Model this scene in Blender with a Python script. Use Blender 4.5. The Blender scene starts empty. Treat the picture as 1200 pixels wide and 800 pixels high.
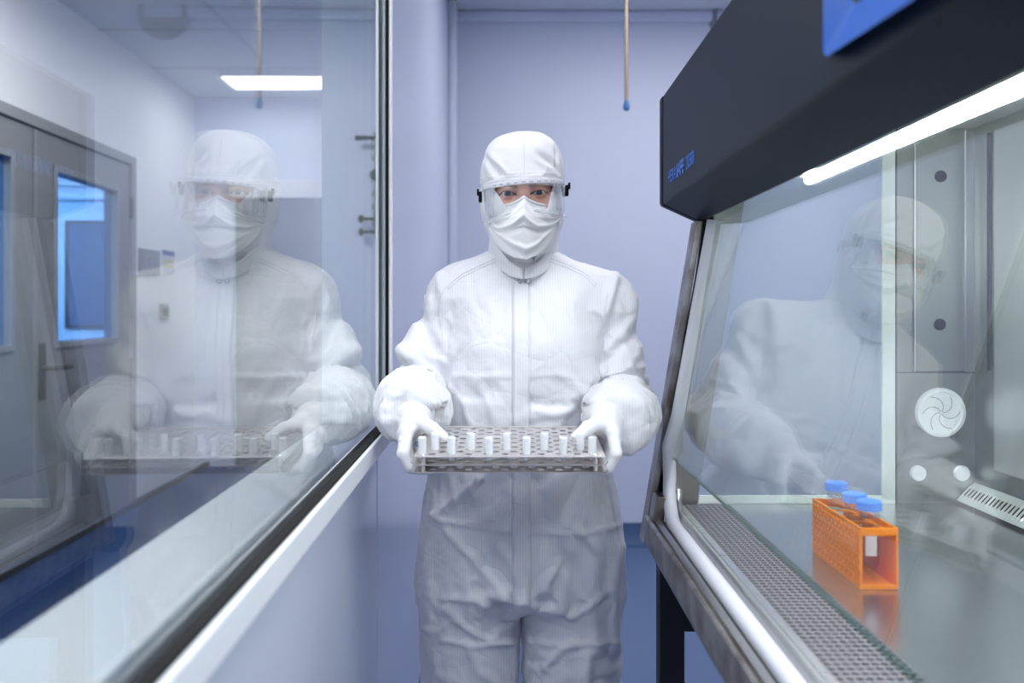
import bpy, bmesh, math, random
import numpy as np
from mathutils import Vector, Matrix

random.seed(7)
COL = bpy.context.scene.collection
CZ = 1.33                       # camera height; the room is laid out around the camera's foot point
PI = math.pi

# ------------------------------------------------------------------ materials
def new_mat(name):
    m = bpy.data.materials.new(name); m.use_nodes = True
    nt = m.node_tree; nt.nodes.clear()
    return m, nt

def N(nt, typ, **kw):
    n = nt.nodes.new(typ)
    for k, v in kw.items():
        if k in n.inputs.keys(): n.inputs[k].default_value = v
        else: setattr(n, k, v)
    return n

def pbr(name, color, rough=0.5, metal=0.0, noise=0.0, nscale=40.0, bump=0.0, bscale=60.0, stretch=(1, 1, 1),
        spec=0.5, coat=0.0, sss=0.0, rough_var=0.0, color2=None, transmission=0.0, ior=1.45, sheen=0.0):
    m, nt = new_mat(name)
    out = N(nt, 'ShaderNodeOutputMaterial'); b = N(nt, 'ShaderNodeBsdfPrincipled')
    nt.links.new(b.outputs[0], out.inputs[0])
    b.inputs['Base Color'].default_value = (*color, 1); b.inputs['Roughness'].default_value = rough
    b.inputs['Metallic'].default_value = metal; b.inputs['Specular IOR Level'].default_value = spec
    b.inputs['Coat Weight'].default_value = coat; b.inputs['Subsurface Weight'].default_value = sss
    b.inputs['Transmission Weight'].default_value = transmission; b.inputs['IOR'].default_value = ior
    b.inputs['Sheen Weight'].default_value = sheen
    if sss: b.inputs['Subsurface Scale'].default_value = 0.01
    tc = N(nt, 'ShaderNodeTexCoord'); mp = N(nt, 'ShaderNodeMapping'); mp.inputs['Scale'].default_value = stretch
    nt.links.new(tc.outputs['Object'], mp.inputs[0])
    if noise > 0 or color2:
        n = N(nt, 'ShaderNodeTexNoise', Scale=nscale, Detail=4.0); nt.links.new(mp.outputs[0], n.inputs['Vector'])
        mx = N(nt, 'ShaderNodeMix', data_type='RGBA')
        c2 = color2 or tuple(max(0, c * (1 - noise)) for c in color)
        mx.inputs[6].default_value = (*color, 1); mx.inputs[7].default_value = (*c2, 1)
        cr = N(nt, 'ShaderNodeMapRange'); cr.inputs[1].default_value = 0.38; cr.inputs[2].default_value = 0.62
        nt.links.new(n.outputs[0], cr.inputs[0]); nt.links.new(cr.outputs[0], mx.inputs[0])
        nt.links.new(mx.outputs[2], b.inputs['Base Color'])
    if rough_var > 0:
        n = N(nt, 'ShaderNodeTexNoise', Scale=nscale * 0.4, Detail=3.0); nt.links.new(mp.outputs[0], n.inputs['Vector'])
        cr = N(nt, 'ShaderNodeMapRange'); cr.inputs[3].default_value = max(0.02, rough - rough_var); cr.inputs[4].default_value = rough + rough_var
        nt.links.new(n.outputs[0], cr.inputs[0]); nt.links.new(cr.outputs[0], b.inputs['Roughness'])
    if bump > 0:
        n = N(nt, 'ShaderNodeTexNoise', Scale=bscale, Detail=5.0); nt.links.new(mp.outputs[0], n.inputs['Vector'])
        bp = N(nt, 'ShaderNodeBump', Strength=bump, Distance=0.002)
        nt.links.new(n.outputs[0], bp.inputs['Height']); nt.links.new(bp.outputs[0], b.inputs['Normal'])
    return m

def arch_glass(name, tint=(0.94, 0.97, 0.96), r0=0.045, rough=0.0, gain=1.0):
    """thin architectural glass: clear transmission plus a Fresnel (Schlick) mirror reflection on each face"""
    m, nt = new_mat(name)
    out = N(nt, 'ShaderNodeOutputMaterial')
    geo = N(nt, 'ShaderNodeNewGeometry')
    dot = N(nt, 'ShaderNodeVectorMath', operation='DOT_PRODUCT')
    nt.links.new(geo.outputs['Incoming'], dot.inputs[0]); nt.links.new(geo.outputs['Normal'], dot.inputs[1])
    ab = N(nt, 'ShaderNodeMath', operation='ABSOLUTE'); nt.links.new(dot.outputs['Value'], ab.inputs[0])
    om = N(nt, 'ShaderNodeMath', operation='SUBTRACT'); om.inputs[0].default_value = 1.0; nt.links.new(ab.outputs[0], om.inputs[1])
    pw = N(nt, 'ShaderNodeMath', operation='POWER'); pw.inputs[1].default_value = 5.0; nt.links.new(om.outputs[0], pw.inputs[0])
    ma = N(nt, 'ShaderNodeMath', operation='MULTIPLY_ADD', use_clamp=True); ma.inputs[1].default_value = (1 - r0) * gain; ma.inputs[2].default_value = r0 * gain
    nt.links.new(pw.outputs[0], ma.inputs[0])
    tr = N(nt, 'ShaderNodeBsdfTransparent'); tr.inputs[0].default_value = (*tint, 1)
    gl = N(nt, 'ShaderNodeBsdfGlossy'); gl.inputs['Roughness'].default_value = rough; gl.inputs[0].default_value = (0.98, 1, 0.99, 1)
    mx = N(nt, 'ShaderNodeMixShader'); nt.links.new(ma.outputs[0], mx.inputs[0])
    nt.links.new(tr.outputs[0], mx.inputs[1]); nt.links.new(gl.outputs[0], mx.inputs[2]); nt.links.new(mx.outputs[0], out.inputs[0])
    return m

def emit(name, color, strength):
    m, nt = new_mat(name)
    out = N(nt, 'ShaderNodeOutputMaterial'); e = N(nt, 'ShaderNodeEmission'); e.inputs[0].default_value = (*color, 1); e.inputs[1].default_value = strength
    nt.links.new(e.outputs[0], out.inputs[0])
    return m

# ------------------------------------------------------------------ mesh builder
def frame_of(d):
    d = Vector(d).normalized(); up = Vector((0, 0, 1)) if abs(d.z) < 0.9 else Vector((0, 1, 0))
    a = d.cross(up).normalized(); b = a.cross(d).normalized()
    return a, b

class MB:
    def __init__(s, M=None): s.v = []; s.f = []; s.M = M
    def add(s, vs, fs):
        o = len(s.v)
        for p in vs:
            p = Vector(p); s.v.append(s.M @ p if s.M else p)
        s.f += [tuple(o + i for i in f) for f in fs]
        return s
    def box(s, x0, x1, y0, y1, z0, z1):
        vs = [(x, y, z) for z in (z0, z1) for y in (y0, y1) for x in (x0, x1)]
        return s.add(vs, [(0, 2, 3, 1), (4, 5, 7, 6), (0, 1, 5, 4), (2, 6, 7, 3), (0, 4, 6, 2), (1, 3, 7, 5)])
    def prism_y(s, pts, y0, y1):
        n = len(pts); vs = [(x, y0, z) for x, z in pts] + [(x, y1, z) for x, z in pts]
        return s.add(vs, [tuple(range(n)), tuple(range(2 * n - 1, n - 1, -1))] + [(i, i + n, (i + 1) % n + n, (i + 1) % n) for i in range(n)])
    def prism_x(s, pts, x0, x1):
        n = len(pts); vs = [(x0, y, z) for y, z in pts] + [(x1, y, z) for y, z in pts]
        return s.add(vs, [tuple(range(n)), tuple(range(2 * n - 1, n - 1, -1))] + [(i, i + n, (i + 1) % n + n, (i + 1) % n) for i in range(n)])
    def tube(s, path, r, seg=12, cap=True):
        path = [Vector(p) for p in path]; n = len(path); rs = r if isinstance(r, (list, tuple)) else [r] * n
        vs = []; a0 = None
        for i, p in enumerate(path):
            d = (path[min(i + 1, n - 1)] - path[max(i - 1, 0)]).normalized()
            if a0 is None: a, b = frame_of(d)
            else:
                a = (a0 - d * a0.dot(d)).normalized(); b = d.cross(a)
            a0 = a
            b = d.cross(a)
            for k in range(seg):
                t = 2 * PI * k / seg; vs.append(p + (a * math.cos(t) + b * math.sin(t)) * rs[i])
        fs = [(i * seg + k, i * seg + (k + 1) % seg, (i + 1) * seg + (k + 1) % seg, (i + 1) * seg + k) for i in range(n - 1) for k in range(seg)]
        if cap: fs += [tuple(range(seg - 1, -1, -1)), tuple((n - 1) * seg + k for k in range(seg))]
        return s.add(vs, fs)
    def lathe(s, c, axis, prof, seg=32):
        """prof = [(radius, distance along axis)]"""
        c = Vector(c); d = Vector(axis).normalized(); a, b = frame_of(d); vs = []
        for r, h in prof:
            for k in range(seg):
                t = 2 * PI * k / seg; vs.append(c + d * h + (a * math.cos(t) + b * math.sin(t)) * r)
        n = len(prof)
        fs = [(i * seg + k, i * seg + (k + 1) % seg, (i + 1) * seg + (k + 1) % seg, (i + 1) * seg + k) for i in range(n - 1) for k in range(seg)]
        fs += [tuple(range(seg - 1, -1, -1)), tuple((n - 1) * seg + k for k in range(seg))]
        return s.add(vs, fs)
    def build(s, name, mat, parent=None, bevel=0, smooth=False, solid=0, sub=0, label=None, merge=False):
        me = bpy.data.meshes.new(name)
        off = Vector(parent_loc(parent)) if parent else Vector((0, 0, 0))
        me.from_pydata([tuple(p - off) for p in s.v], [], s.f)
        me.validate(); me.materials.append(mat)
        bm = bmesh.new(); bm.from_mesh(me)
        if merge: bmesh.ops.remove_doubles(bm, verts=bm.verts, dist=1e-5)
        bmesh.ops.recalc_face_normals(bm, faces=bm.faces); bm.to_mesh(me); bm.free()
        if smooth:
            me.polygons.foreach_set('use_smooth', [True] * len(me.polygons))
            if smooth == 'auto': me.set_sharp_from_angle(angle=math.radians(35))
        o = bpy.data.objects.new(name, me); COL.objects.link(o)
        if parent: o.parent = parent
        if solid: md = o.modifiers.new('solid', 'SOLIDIFY'); md.thickness = solid; md.offset = -1
        if bevel:
            md = o.modifiers.new('bev', 'BEVEL'); md.width = bevel; md.segments = 2; md.limit_method = 'ANGLE'; md.angle_limit = math.radians(35)
        if sub: md = o.modifiers.new('sub', 'SUBSURF'); md.levels = sub; md.render_levels = sub
        if label: o['label'] = label
        return o

def parent_loc(o):
    v = Vector((0, 0, 0))
    while o is not None:
        v = v + Vector(o.location); o = o.parent
    return v

def thing(name, loc, label, cat, group=None):
    o = bpy.data.objects.new(name, None); COL.objects.link(o); o.location = loc; o.empty_display_size = 0.1
    o['label'] = label; o['category'] = cat
    if group: o['group'] = group
    return o

def tag(o, label, cat, group=None):
    o['label'] = label; o['category'] = cat
    if group: o['group'] = group
    return o

def struct(o, label=None):
    o['kind'] = 'structure'
    if label: o['label'] = label
    return o

def plate_with_holes(mb, org, ex, ey, nx, ny, cw, ch, hole, stagger=False, margin=0.0, seg=12, skip=None):
    """flat plate spanned by unit vectors ex, ey; nx*ny cells of cw*ch, each pierced by the outline hole=[(x,y)] around its centre"""
    org = Vector(org); ex = Vector(ex); ey = Vector(ey)
    P = lambda x, y: org + ex * x + ey * y
    W = nx * cw + (cw / 2 if stagger else 0)
    for j in range(ny):
        off = (cw / 2 if (stagger and j % 2) else 0)
        y0 = j * ch
        if stagger:
            if off: mb.add([P(0, y0), P(off, y0), P(off, y0 + ch), P(0, y0 + ch)], [(0, 1, 2, 3)])
            else: mb.add([P(nx * cw, y0), P(W, y0), P(W, y0 + ch), P(nx * cw, y0 + ch)], [(0, 1, 2, 3)])
        for i in range(nx):
            x0 = off + i * cw; cx, cy = x0 + cw / 2, y0 + ch / 2
            if skip and skip(i, j):
                mb.add([P(x0, y0), P(x0 + cw, y0), P(x0 + cw, y0 + ch), P(x0, y0 + ch)], [(0, 1, 2, 3)]); continue
            n = len(hole)
            inner = [P(cx + a, cy + b) for a, b in hole]
            outer = []
            for a, b in hole:                      # push each hole point out to the cell's rim
                k = min((cw / 2) / abs(a) if abs(a) > 1e-9 else 1e9, (ch / 2) / abs(b) if abs(b) > 1e-9 else 1e9)
                outer.append(P(cx + a * k, cy + b * k))
            vs = inner + outer; fs = [(q, (q + 1) % n, (q + 1) % n + n, q + n) for q in range(n)]
            corners = [(x0, y0), (x0 + cw, y0), (x0 + cw, y0 + ch), (x0, y0 + ch)]
            for cxx, cyy in corners:               # fill the corner triangles left by pushing
                ang = math.atan2(cyy - cy, cxx - cx)
                angs = [math.atan2(b * 1.0, a * 1.0) for a, b in [((o - P(cx, cy)).dot(ex), (o - P(cx, cy)).dot(ey)) for o in outer]]
                def dd(t): return (t - ang + PI) % (2 * PI) - PI
                lo = max((q for q in range(n) if dd(angs[q]) <= 1e-7), key=lambda q: dd(angs[q]))
                hi = min((q for q in range(n) if dd(angs[q]) > 1e-7), key=lambda q: dd(angs[q]))
                if abs(dd(angs[lo])) > 1e-4:
                    vs.append(P(cxx, cyy)); fs.append((lo + n, len(vs) - 1, hi + n))
            mb.add(vs, fs)
    if margin > 0:
        H = ny * ch; m = margin
        for a0, a1, b0, b1 in ((-m, W + m, -m, 0), (-m, W + m, H, H + m), (-m, 0, 0, H), (W, W + m, 0, H)):
            mb.add([P(a0, b0), P(a1, b0), P(a1, b1), P(a0, b1)], [(0, 1, 2, 3)])
    return mb

def slot(w, h, n=12):
    """rounded slot outline, w*h"""
    r = min(w, h) / 2; pts = []
    for k in range(n):
        t = 2 * PI * (k + 0.5) / n; c, s_ = math.cos(t), math.sin(t)
        pts.append(((w / 2 - r) * (1 if c > 0 else -1) + r * c if w > h else r * c, (h / 2 - r) * (1 if s_ > 0 else -1) + r * s_ if h > w else r * s_))
    return pts

def text(name, body, loc, rot, size, mat, parent=None, extrude=0.0004, sx=1.0, bold=0.0, label=None, align='LEFT'):
    cu = bpy.data.curves.new(name, 'FONT'); cu.body = body; cu.size = size; cu.extrude = extrude; cu.offset = bold; cu.align_x = align
    to = bpy.data.objects.new(name, cu); COL.objects.link(to); dg = bpy.context.evaluated_depsgraph_get()
    me = bpy.data.meshes.new_from_object(to.evaluated_get(dg)); bpy.data.objects.remove(to); me.materials.clear(); me.materials.append(mat)
    o = bpy.data.objects.new(name, me); COL.objects.link(o)
    off = parent_loc(parent) if parent else Vector((0, 0, 0))
    o.location = Vector(loc) - off; o.rotation_euler = rot; o.scale = (sx, 1, 1)
    if parent: o.parent = parent
    if label: o['label'] = label
    return o

# ------------------------------------------------------------------ camera
cam = bpy.data.cameras.new('camera'); cam_o = bpy.data.objects.new('camera', cam); COL.objects.link(cam_o)
cam_o.location = (0, 0, CZ); cam_o.rotation_euler = (PI / 2, 0, 0)
cam.lens = 30; cam.sensor_width = 36; cam.shift_y = -37 / 1200; cam.clip_start = 0.02
cam.dof.use_dof = True; cam.dof.focus_distance = 1.60; cam.dof.aperture_fstop = 3.2
sc = bpy.context.scene; sc.camera = cam_o
sc.view_settings.view_transform = 'Standard'; sc.view_settings.look = 'None'; sc.view_settings.gamma = 1
sc.view_settings.use_curve_mapping = False; sc.view_settings.exposure = 0.16
cy = sc.cycles
cy.max_bounces = 14; cy.diffuse_bounces = 5; cy.glossy_bounces = 6; cy.transmission_bounces = 8; cy.transparent_max_bounces = 32
cy.caustics_reflective = True; cy.blur_glossy = 1.0; cy.caustics_refractive = False; cy.sample_clamp_indirect = 6
try:
    cy.use_denoising = True; cy.denoiser = 'OPENIMAGEDENOISE'; cy.denoising_prefilter = 'ACCURATE'
except Exception: pass
w = bpy.data.worlds.new('world'); sc.world = w; w.use_nodes = True
w.node_tree.nodes['Background'].inputs[0].default_value = (0.5, 0.56, 0.75, 1); w.node_tree.nodes['Background'].inputs[1].default_value = 0.15

# ------------------------------------------------------------------ shared materials
M = {}
M['wall'] = pbr('wall_paint', (0.65, 0.69, 0.81), 0.45, bump=0.02, bscale=200)
M['wall_sheet'] = pbr('wall_sheet', (0.62, 0.66, 0.79), 0.22, bump=0.015, bscale=3)
M['white'] = pbr('white_enamel', (0.80, 0.82, 0.86), 0.3)
M['wall_white'] = pbr('white_wall_paint', (0.82, 0.82, 0.85), 0.5)
M['ceil'] = pbr('ceiling_tile', (0.66, 0.69, 0.75), 0.8, bump=0.05, bscale=300)
M['ceil_grid'] = pbr('ceiling_grid', (0.50, 0.52, 0.58), 0.5)
M['floor'] = pbr('speckled_vinyl', (0.085, 0.14, 0.27), 0.4, nscale=350, color2=(0.14, 0.20, 0.34))
M['cove'] = pbr('cove_vinyl', (0.055, 0.11, 0.22), 0.35, nscale=300, color2=(0.08, 0.14, 0.27))
M['black_rubber'] = pbr('black_rubber', (0.005, 0.005, 0.006), 0.6, spec=0.12)
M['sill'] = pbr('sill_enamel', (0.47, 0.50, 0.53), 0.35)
M['glass'] = arch_glass('window_glass', (0.93, 0.96, 0.96), 0.045, gain=1.45)
M['sash_glass'] = arch_glass('sash_glass', (0.94, 0.97, 0.96), 0.05, gain=1.2)
M['clear_glass'] = arch_glass('clear_glass', (0.95, 0.98, 0.97), 0.04)
M['steel'] = pbr('brushed_steel', (0.50, 0.50, 0.50), 0.30, 1.0, bump=0.06, bscale=60, stretch=(2, 60, 60), rough_var=0.07, nscale=12)
M['steel_dirty'] = pbr('stained_steel', (0.42, 0.41, 0.40), 0.34, 1.0, nscale=18, color2=(0.20, 0.17, 0.15), bump=0.1, bscale=90, rough_var=0.1)
M['steel_top'] = pbr('steel_worktop', (0.56, 0.58, 0.60), 0.23, 0.95, bump=0.035, bscale=40, stretch=(40, 1.5, 1), rough_var=0.05, nscale=6)
M['steel_dark'] = pbr('slot_dark_steel', (0.10, 0.10, 0.11), 0.5, 0.6)
M['black'] = pbr('black_stand', (0.008, 0.009, 0.012), 0.5)
M['navy'] = pbr('navy_housing', (0.0075, 0.012, 0.023), 0.46, spec=0.18)
M['blue_plastic'] = pbr('blue_plastic', (0.0, 0.10, 0.50), 0.4, spec=0.25)
# ================================================================== the room
TH = math.atan(0.024)
WM = Matrix(((math.cos(TH), -math.sin(TH), 0, 0), (math.sin(TH), math.cos(TH), 0, 0), (0, 0, 1, 0), (0, 0, 0, 1)))
# WM maps (u, v, z): u across the left wall, v along it, to the world
GU = -0.2215                    # glass plane
WU = -0.236                     # plaster face of the left wall
BU = -0.348                     # far-room face of the left wall
VE = 1.762                      # far end of the window
SZ = CZ - 0.235                 # sill height
BACK = 4.84
struct(MB().box(-5.2, 2.25, -2.2, 6.4, -0.08, 0.0).build('floor', M['floor']), 'blue speckled vinyl floor')
struct(MB().box(-0.30, 2.25, -2.2, BACK + 0.12, 3.02, 3.10).build('ceiling', M['ceil']), 'pale ceiling of the clean room')
struct(MB().box(-0.40, 2.25, BACK, BACK + 0.12, 0.0, 3.02).build('wall_back', M['wall']), 'lavender grey back wall behind the person')
struct(MB().box(2.13, 2.25, -2.2, BACK, 0.0, 3.02).build('wall_right', M['wall']))
struct(MB().box(-5.2, 2.25, -2.32, -2.2, 0.0, 3.10).build('wall_front', M['wall']))
# left wall: below the window, beyond it, before it, above it
wl = MB(WM)
wl.box(BU, WU, -1.5, VE, 0, SZ - 0.03)
wl.box(BU, WU, VE + 0.012, BACK - 0.0, 0, 3.10)
wl.box(BU, WU, -2.2, -1.5, 0, 3.10)
wl.box(BU, WU, -1.5, VE + 0.012, 2.42, 3.10)
struct(wl.build('wall_left', M['wall_sheet']), 'smooth lavender wall sheet around the long window')
# coved corner strips
cs = MB(WM); cs.box(WU, WU + 0.045, BACK - 0.18, BACK - 0.115, 0.1, 3.02)
struct(cs.build('trim_corner', M['wall'], bevel=0.012), 'narrow corner strip')
tb = MB(); tb.box(-0.40, 2.13, BACK - 0.035, BACK, 2.955, 3.02)
struct(tb.build('trim_ceiling', M['wall'], bevel=0.02), 'ceiling cove strip on back wall')
def cove_prof(h, t): return [(0, 0), (0, h), (0.006, h), (0.012, 0.05), (0.03, 0.015), (t, 0.002), (t, 0)]
bb = MB(); bb.prism_x([(BACK - a, b) for a, b in cove_prof(0.125, 0.06)], -0.4, 2.13)
struct(bb.build('baseboard_back', M['cove'], smooth='auto'), 'dark blue coved baseboard on back wall')
bl = MB(WM); bl.prism_y([(WU + a, b) for a, b in cove_prof(0.125, 0.06)], -2.2, BACK - 0.2)
struct(bl.build('baseboard_left', M['cove'], smooth='auto'), 'dark blue coved baseboard on left wall')

# --- the long window
wf = MB(WM)
FU = -0.2045
wf.box(GU + 0.0100, FU, -1.5, VE + 0.012, SZ - 0.033, SZ)            # bottom rail
wf.box(GU + 0.0100, FU, VE - 0.001, VE + 0.012, SZ - 0.033, 2.42)     # far jamb strip
wf.box(GU + 0.0100, FU, -1.5, VE + 0.012, 2.40, 2.43)
wf.box(GU + 0.0100, FU, -1.52, -1.5, SZ - 0.033, 2.43)
wfo = struct(wf.build('window_1', M['white'], bevel=0.002), 'long interior window with white frame in the left wall')
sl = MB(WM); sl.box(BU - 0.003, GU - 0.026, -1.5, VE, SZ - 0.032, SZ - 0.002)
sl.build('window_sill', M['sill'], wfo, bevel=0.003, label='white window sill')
jm = MB(WM); jm.box(BU - 0.001, GU + 0.0040, VE + 0.0, VE + 0.0115, SZ, 2.42)
M['jamb'] = pbr('jamb_paint', (0.40, 0.46, 0.51), 0.45)
jm.build('window_jamb', M['jamb'], wfo, bevel=0.002, label='pale grey blue end of the window reveal')
gk = MB(WM)
gk.box(GU - 0.002, GU + 0.0098, -1.5, VE, SZ - 0.030, SZ + 0.003)
gk.box(GU + 0.0040, GU + 0.0098, VE - 0.004, VE - 0.0015, SZ + 0.003, 2.40)
gk.build('gasket', M['black_rubber'], wfo, label='black rubber glazing gasket')
for k, u in enumerate((GU,)):
    g = MB(WM); g.box(u - 0.008, u, -1.49, VE - 0.0005, SZ - 0.01, 2.405)
    g.build('pane', M['glass'], wfo, label='clear window pane')

# --- far room seen through the window
AU = -1.7462; AB = 5.02; AC = 2.575
aw = MB(WM)
D1, D2, D3 = 2.395, 3.296, 4.20       # the door frame: left jamb, meeting line, right jamb
DT = 2.07
aw.box(AU - 0.12, AU, -2.2, D1 - 0.05, 0, AC + 0.05)
aw.box(AU - 0.12, AU, D3, AB + 0.3, 0, AC + 0.05)
aw.box(AU - 0.12, AU, D1 - 0.05, D3, DT, AC + 0.05)
struct(aw.build('wall_far_left', M['wall_white']), 'white wall with grey double doors beyond the window')
struct(MB().box(-2.1, -0.40, AB, AB + 0.1, 0, AC + 0.05).build('wall_far_back', M['wall']), 'end wall of the room beyond the window')
struct(MB().box(-2.1, -0.352, -2.2, AB + 0.1, AC, AC + 0.06).build('ceiling_far', M['ceil']), 'tiled ceiling beyond the window')
g = MB()
for k in range(13):
    y = AB - 0.03 - 0.6 * k + 0.0; g.box(-2.0, -0.42, y - 0.012, y + 0.012, AC - 0.004, AC + 0.001)
for x in (-1.87 + 0.0, -1.245, -0.65):
    g.box(x - 0.010, x + 0.010, -2.2, AB, AC - 0.004, AC + 0.001)
struct(g.build('trim_1', M['ceil_grid']), 'ceiling grid bars beyond the window')
# header trim and dark door in the end wall
hd = MB(); hd.box(-1.66, -0.50, AB - 0.03, AB, 1.985, 2.09)
struct(hd.build('trim_2', M['wall_white'], bevel=0.004), 'pale header strip over the dark doorway')
M['dark_door'] = pbr('dark_grey_door', (0.025, 0.028, 0.036), 0.5, spec=0.2)
d3 = MB(); d3.box(-1.62, -0.52, AB - 0.02, AB, 0.0, 1.98)
d3o = struct(d3.build('door_3', M['dark_door'], bevel=0.003), 'dark grey door in the end wall beyond the window')
MB().lathe((-0.62, AB - 0.02, 1.02), (0, -1, 0), [(0.025, 0), (0.025, 0.006), (0.009, 0.012), (0.009, 0.04), (0.012, 0.05), (0.0, 0.052)], 16).build('handle', M['steel'], d3o, smooth='auto')

M['door_grey'] = pbr('door_grey_paint', (0.21, 0.22, 0.235), 0.4, bump=0.02, bscale=150)
M['door_frame'] = pbr('door_frame_grey', (0.25, 0.26, 0.28), 0.4)
M['blue_pane'] = arch_glass('blue_tinted_glass', (0.50, 0.74, 1.0), 0.03)
fr = MB(WM)
fr.box(AU - 0.1, AU + 0.018, D3 - 0.05, D3, 0, DT); fr.box(AU - 0.1, AU + 0.018, D1 - 0.05, D1, 0, DT)
fr.box(AU - 0.1, AU + 0.018, D1, D3 - 0.05, DT - 0.045, DT)
struct(fr.build('trim_3', M['door_frame'], bevel=0.003), 'grey metal door frame around the double doors')
def leaf(n, v0, v1, w0, w1, zb, zt, hinge_v, lab):
    m = MB(WM); x0, x1 = AU - 0.045, AU + 0.004
    m.box(x0, x1, v0, v1, 0.008, zb); m.box(x0, x1, v0, v1, zt, DT - 0.047)
    m.box(x0, x1, v0, w0, zb, zt); m.box(x0, x1, w1, v1, zb, zt)
    d = struct(m.build('door_%d' % n, M['door_grey']), lab)
    f = MB(WM); t = 0.022
    for a in (x1, x0 - 0.008):
        f.box(a, a + 0.008, w0 - t, w1 + t, zt - 0.003, zt + t); f.box(a, a + 0.008, w0 - t, w1 + t, zb - t, zb + 0.003)
        f.box(a, a + 0.008, w0 - t, w0 + 0.003, zb, zt); f.box(a, a + 0.008, w1 - 0.003, w1 + t, zb, zt)
    f.build('window_frame', M['door_frame'], d, bevel=0.002)
    p = MB(WM); p.box(AU - 0.024, AU - 0.018, w0, w1, zb, zt); p.build('pane', M['blue_pane'], d, label='blue tinted glass pane')
    for hz in (0.25, 1.05, 1.82):
        h = MB(WM); h.tube([(x1 + 0.01, hinge_v, hz - 0.05), (x1 + 0.01, hinge_v, hz + 0.05)], 0.009, 10); h.build('hinge', M['steel_dark'], d, smooth='auto')
    return d
d1 = leaf(1, D1 + 0.004, D2 - 0.003, 2.57, 3.13, 1.20, 1.885, D1 + 0.02, 'left leaf of the grey double door with blue glass window')
d2 = leaf(2, D2 + 0.003, D3 - 0.053, 3.457, 4.007, 1.20, 1.885, D3 - 0.05, 'right leaf of the grey double door with blue glass window')
h = MB(WM); x1 = AU + 0.004
h.box(x1, x1 + 0.006, D2 + 0.03, D2 + 0.075, 0.98, 1.20)
h.build('lock_plate', M['steel_dark'], d2, bevel=0.002)
h = MB(WM); h.tube([(x1, D2 + 0.052, 1.105), (x1 + 0.045, D2 + 0.052, 1.105), (x1 + 0.055, D2 + 0.065, 1.105), (x1 + 0.055, D2 + 0.17, 1.103)], 0.010, 10)
h.build('handle', M['steel_dark'], d2, smooth='auto', label='dark metal lever handle')
b_ = MB(WM); b_.box(x1, x1 + 0.006, D2 - 0.012, D2 + 0.012, 0.01, DT - 0.05)
b_.build('meeting_strip', M['door_frame'], d2, bevel=0.001)

# corridor behind the double doors
M['corr'] = pbr('corridor_paint', (0.60, 0.66, 0.76), 0.6)
c = MB(); c.box(-5.2, -1.9, 6.0, 6.1, 0, 2.6); c.box(-5.2, -5.1, -2.2, 6.0, 0, 2.6); c.box(-5.1, -1.98, -2.2, -2.1, 0, 2.6)
struct(c.build('wall_corridor', M['corr']), 'corridor walls behind the double doors')
struct(MB().box(-5.2, -1.95, -2.2, 6.1, 2.6, 2.66).build('ceiling_corridor', M['ceil']))
d4 = MB(); d4.box(-3.36, -2.58, 5.975, 6.0, 0, 2.02)
M['pale_door'] = pbr('pale_door_paint', (0.72, 0.78, 0.86), 0.45)
d4o = struct(d4.build('door_4', M['pale_door'], bevel=0.004), 'pale corridor door with a dark glass window')
M['dark_pane'] = pbr('dark_window_glass', (0.10, 0.16, 0.24), 0.12)
q = MB(); q.box(-3.10, -2.80, 5.966, 5.976, 1.225, 1.93); q.build('pane', M['dark_pane'], d4o, label='dark glass window pane')
q = MB(); q.box(-3.125, -3.10, 5.962, 5.978, 1.2, 1.955); q.box(-2.80, -2.775, 5.962, 5.978, 1.2, 1.955)
q.box(-3.10, -2.80, 5.962, 5.978, 1.93, 1.955); q.box(-3.10, -2.80, 5.962, 5.978, 1.2, 1.225); q.build('window_frame', M['steel_dark'], d4o)
q = MB(); q.box(-5.1, -2.1, 5.97, 6.0, 2.10, 2.135); q.box(-5.1, -2.1, 5.97, 6.0, 2.2, 2.22); struct(q.build('trim_4', M['pale_door'], bevel=0.004))

# switch plates and a notice on the far-room wall
def on_wall(name, px0, px1, py0, py1, t, mat, lab, cat):
    v0 = 1.7467 / (-(px0 - 600) / 1000 - 0.024) ; v1 = 1.7467 / (-(px1 - 600) / 1000 - 0.024)
    m = (v0 + v1) / 2; z0 = CZ + (363 - py1) / 1000 * m; z1 = CZ + (363 - py0) / 1000 * m
    root = thing(name, tuple(WM @ Vector((AU, m, z0))), lab, cat)
    MB(WM).box(AU, AU + t, v0, v1, z0, z1).build('backplate', mat, root, bevel=0.002)
    return root, v0, v1, z0, z1
M['plate'] = pbr('metal_plate', (0.30, 0.31, 0.34), 0.35, 0.5)
M['poster'] = pbr('paper_white', (0.62, 0.64, 0.68), 0.6)
M['poster_blue'] = pbr('print_blue', (0.03, 0.08, 0.30), 0.6)
M['poster_yellow'] = pbr('print_yellow', (0.60, 0.50, 0.16), 0.6)
r_, v0, v1, z0, z1 = on_wall('switch_plate', 166, 189, 293, 322, 0.012, M['plate'], 'grey metal switch plate on the white wall right of the double doors', 'switch plate')
for k in range(3):
    MB(WM).box(AU + 0.012, AU + 0.018, v0 + (v1 - v0) * (0.12 + 0.28 * k), v0 + (v1 - v0) * (0.32 + 0.28 * k), z0 + 0.04, z1 - 0.04).build('rocker', M['door_frame'], r_, bevel=0.002)
r_, v0, v1, z0, z1 = on_wall('notice', 193, 207, 294, 322, 0.004, M['poster'], 'small printed notice with blue header beside the grey switch plate', 'notice')
MB(WM).box(AU + 0.004, AU + 0.005, v0, v1, z1 - 0.028, z1 - 0.002).build('header_print', M['poster_blue'], r_)
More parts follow.
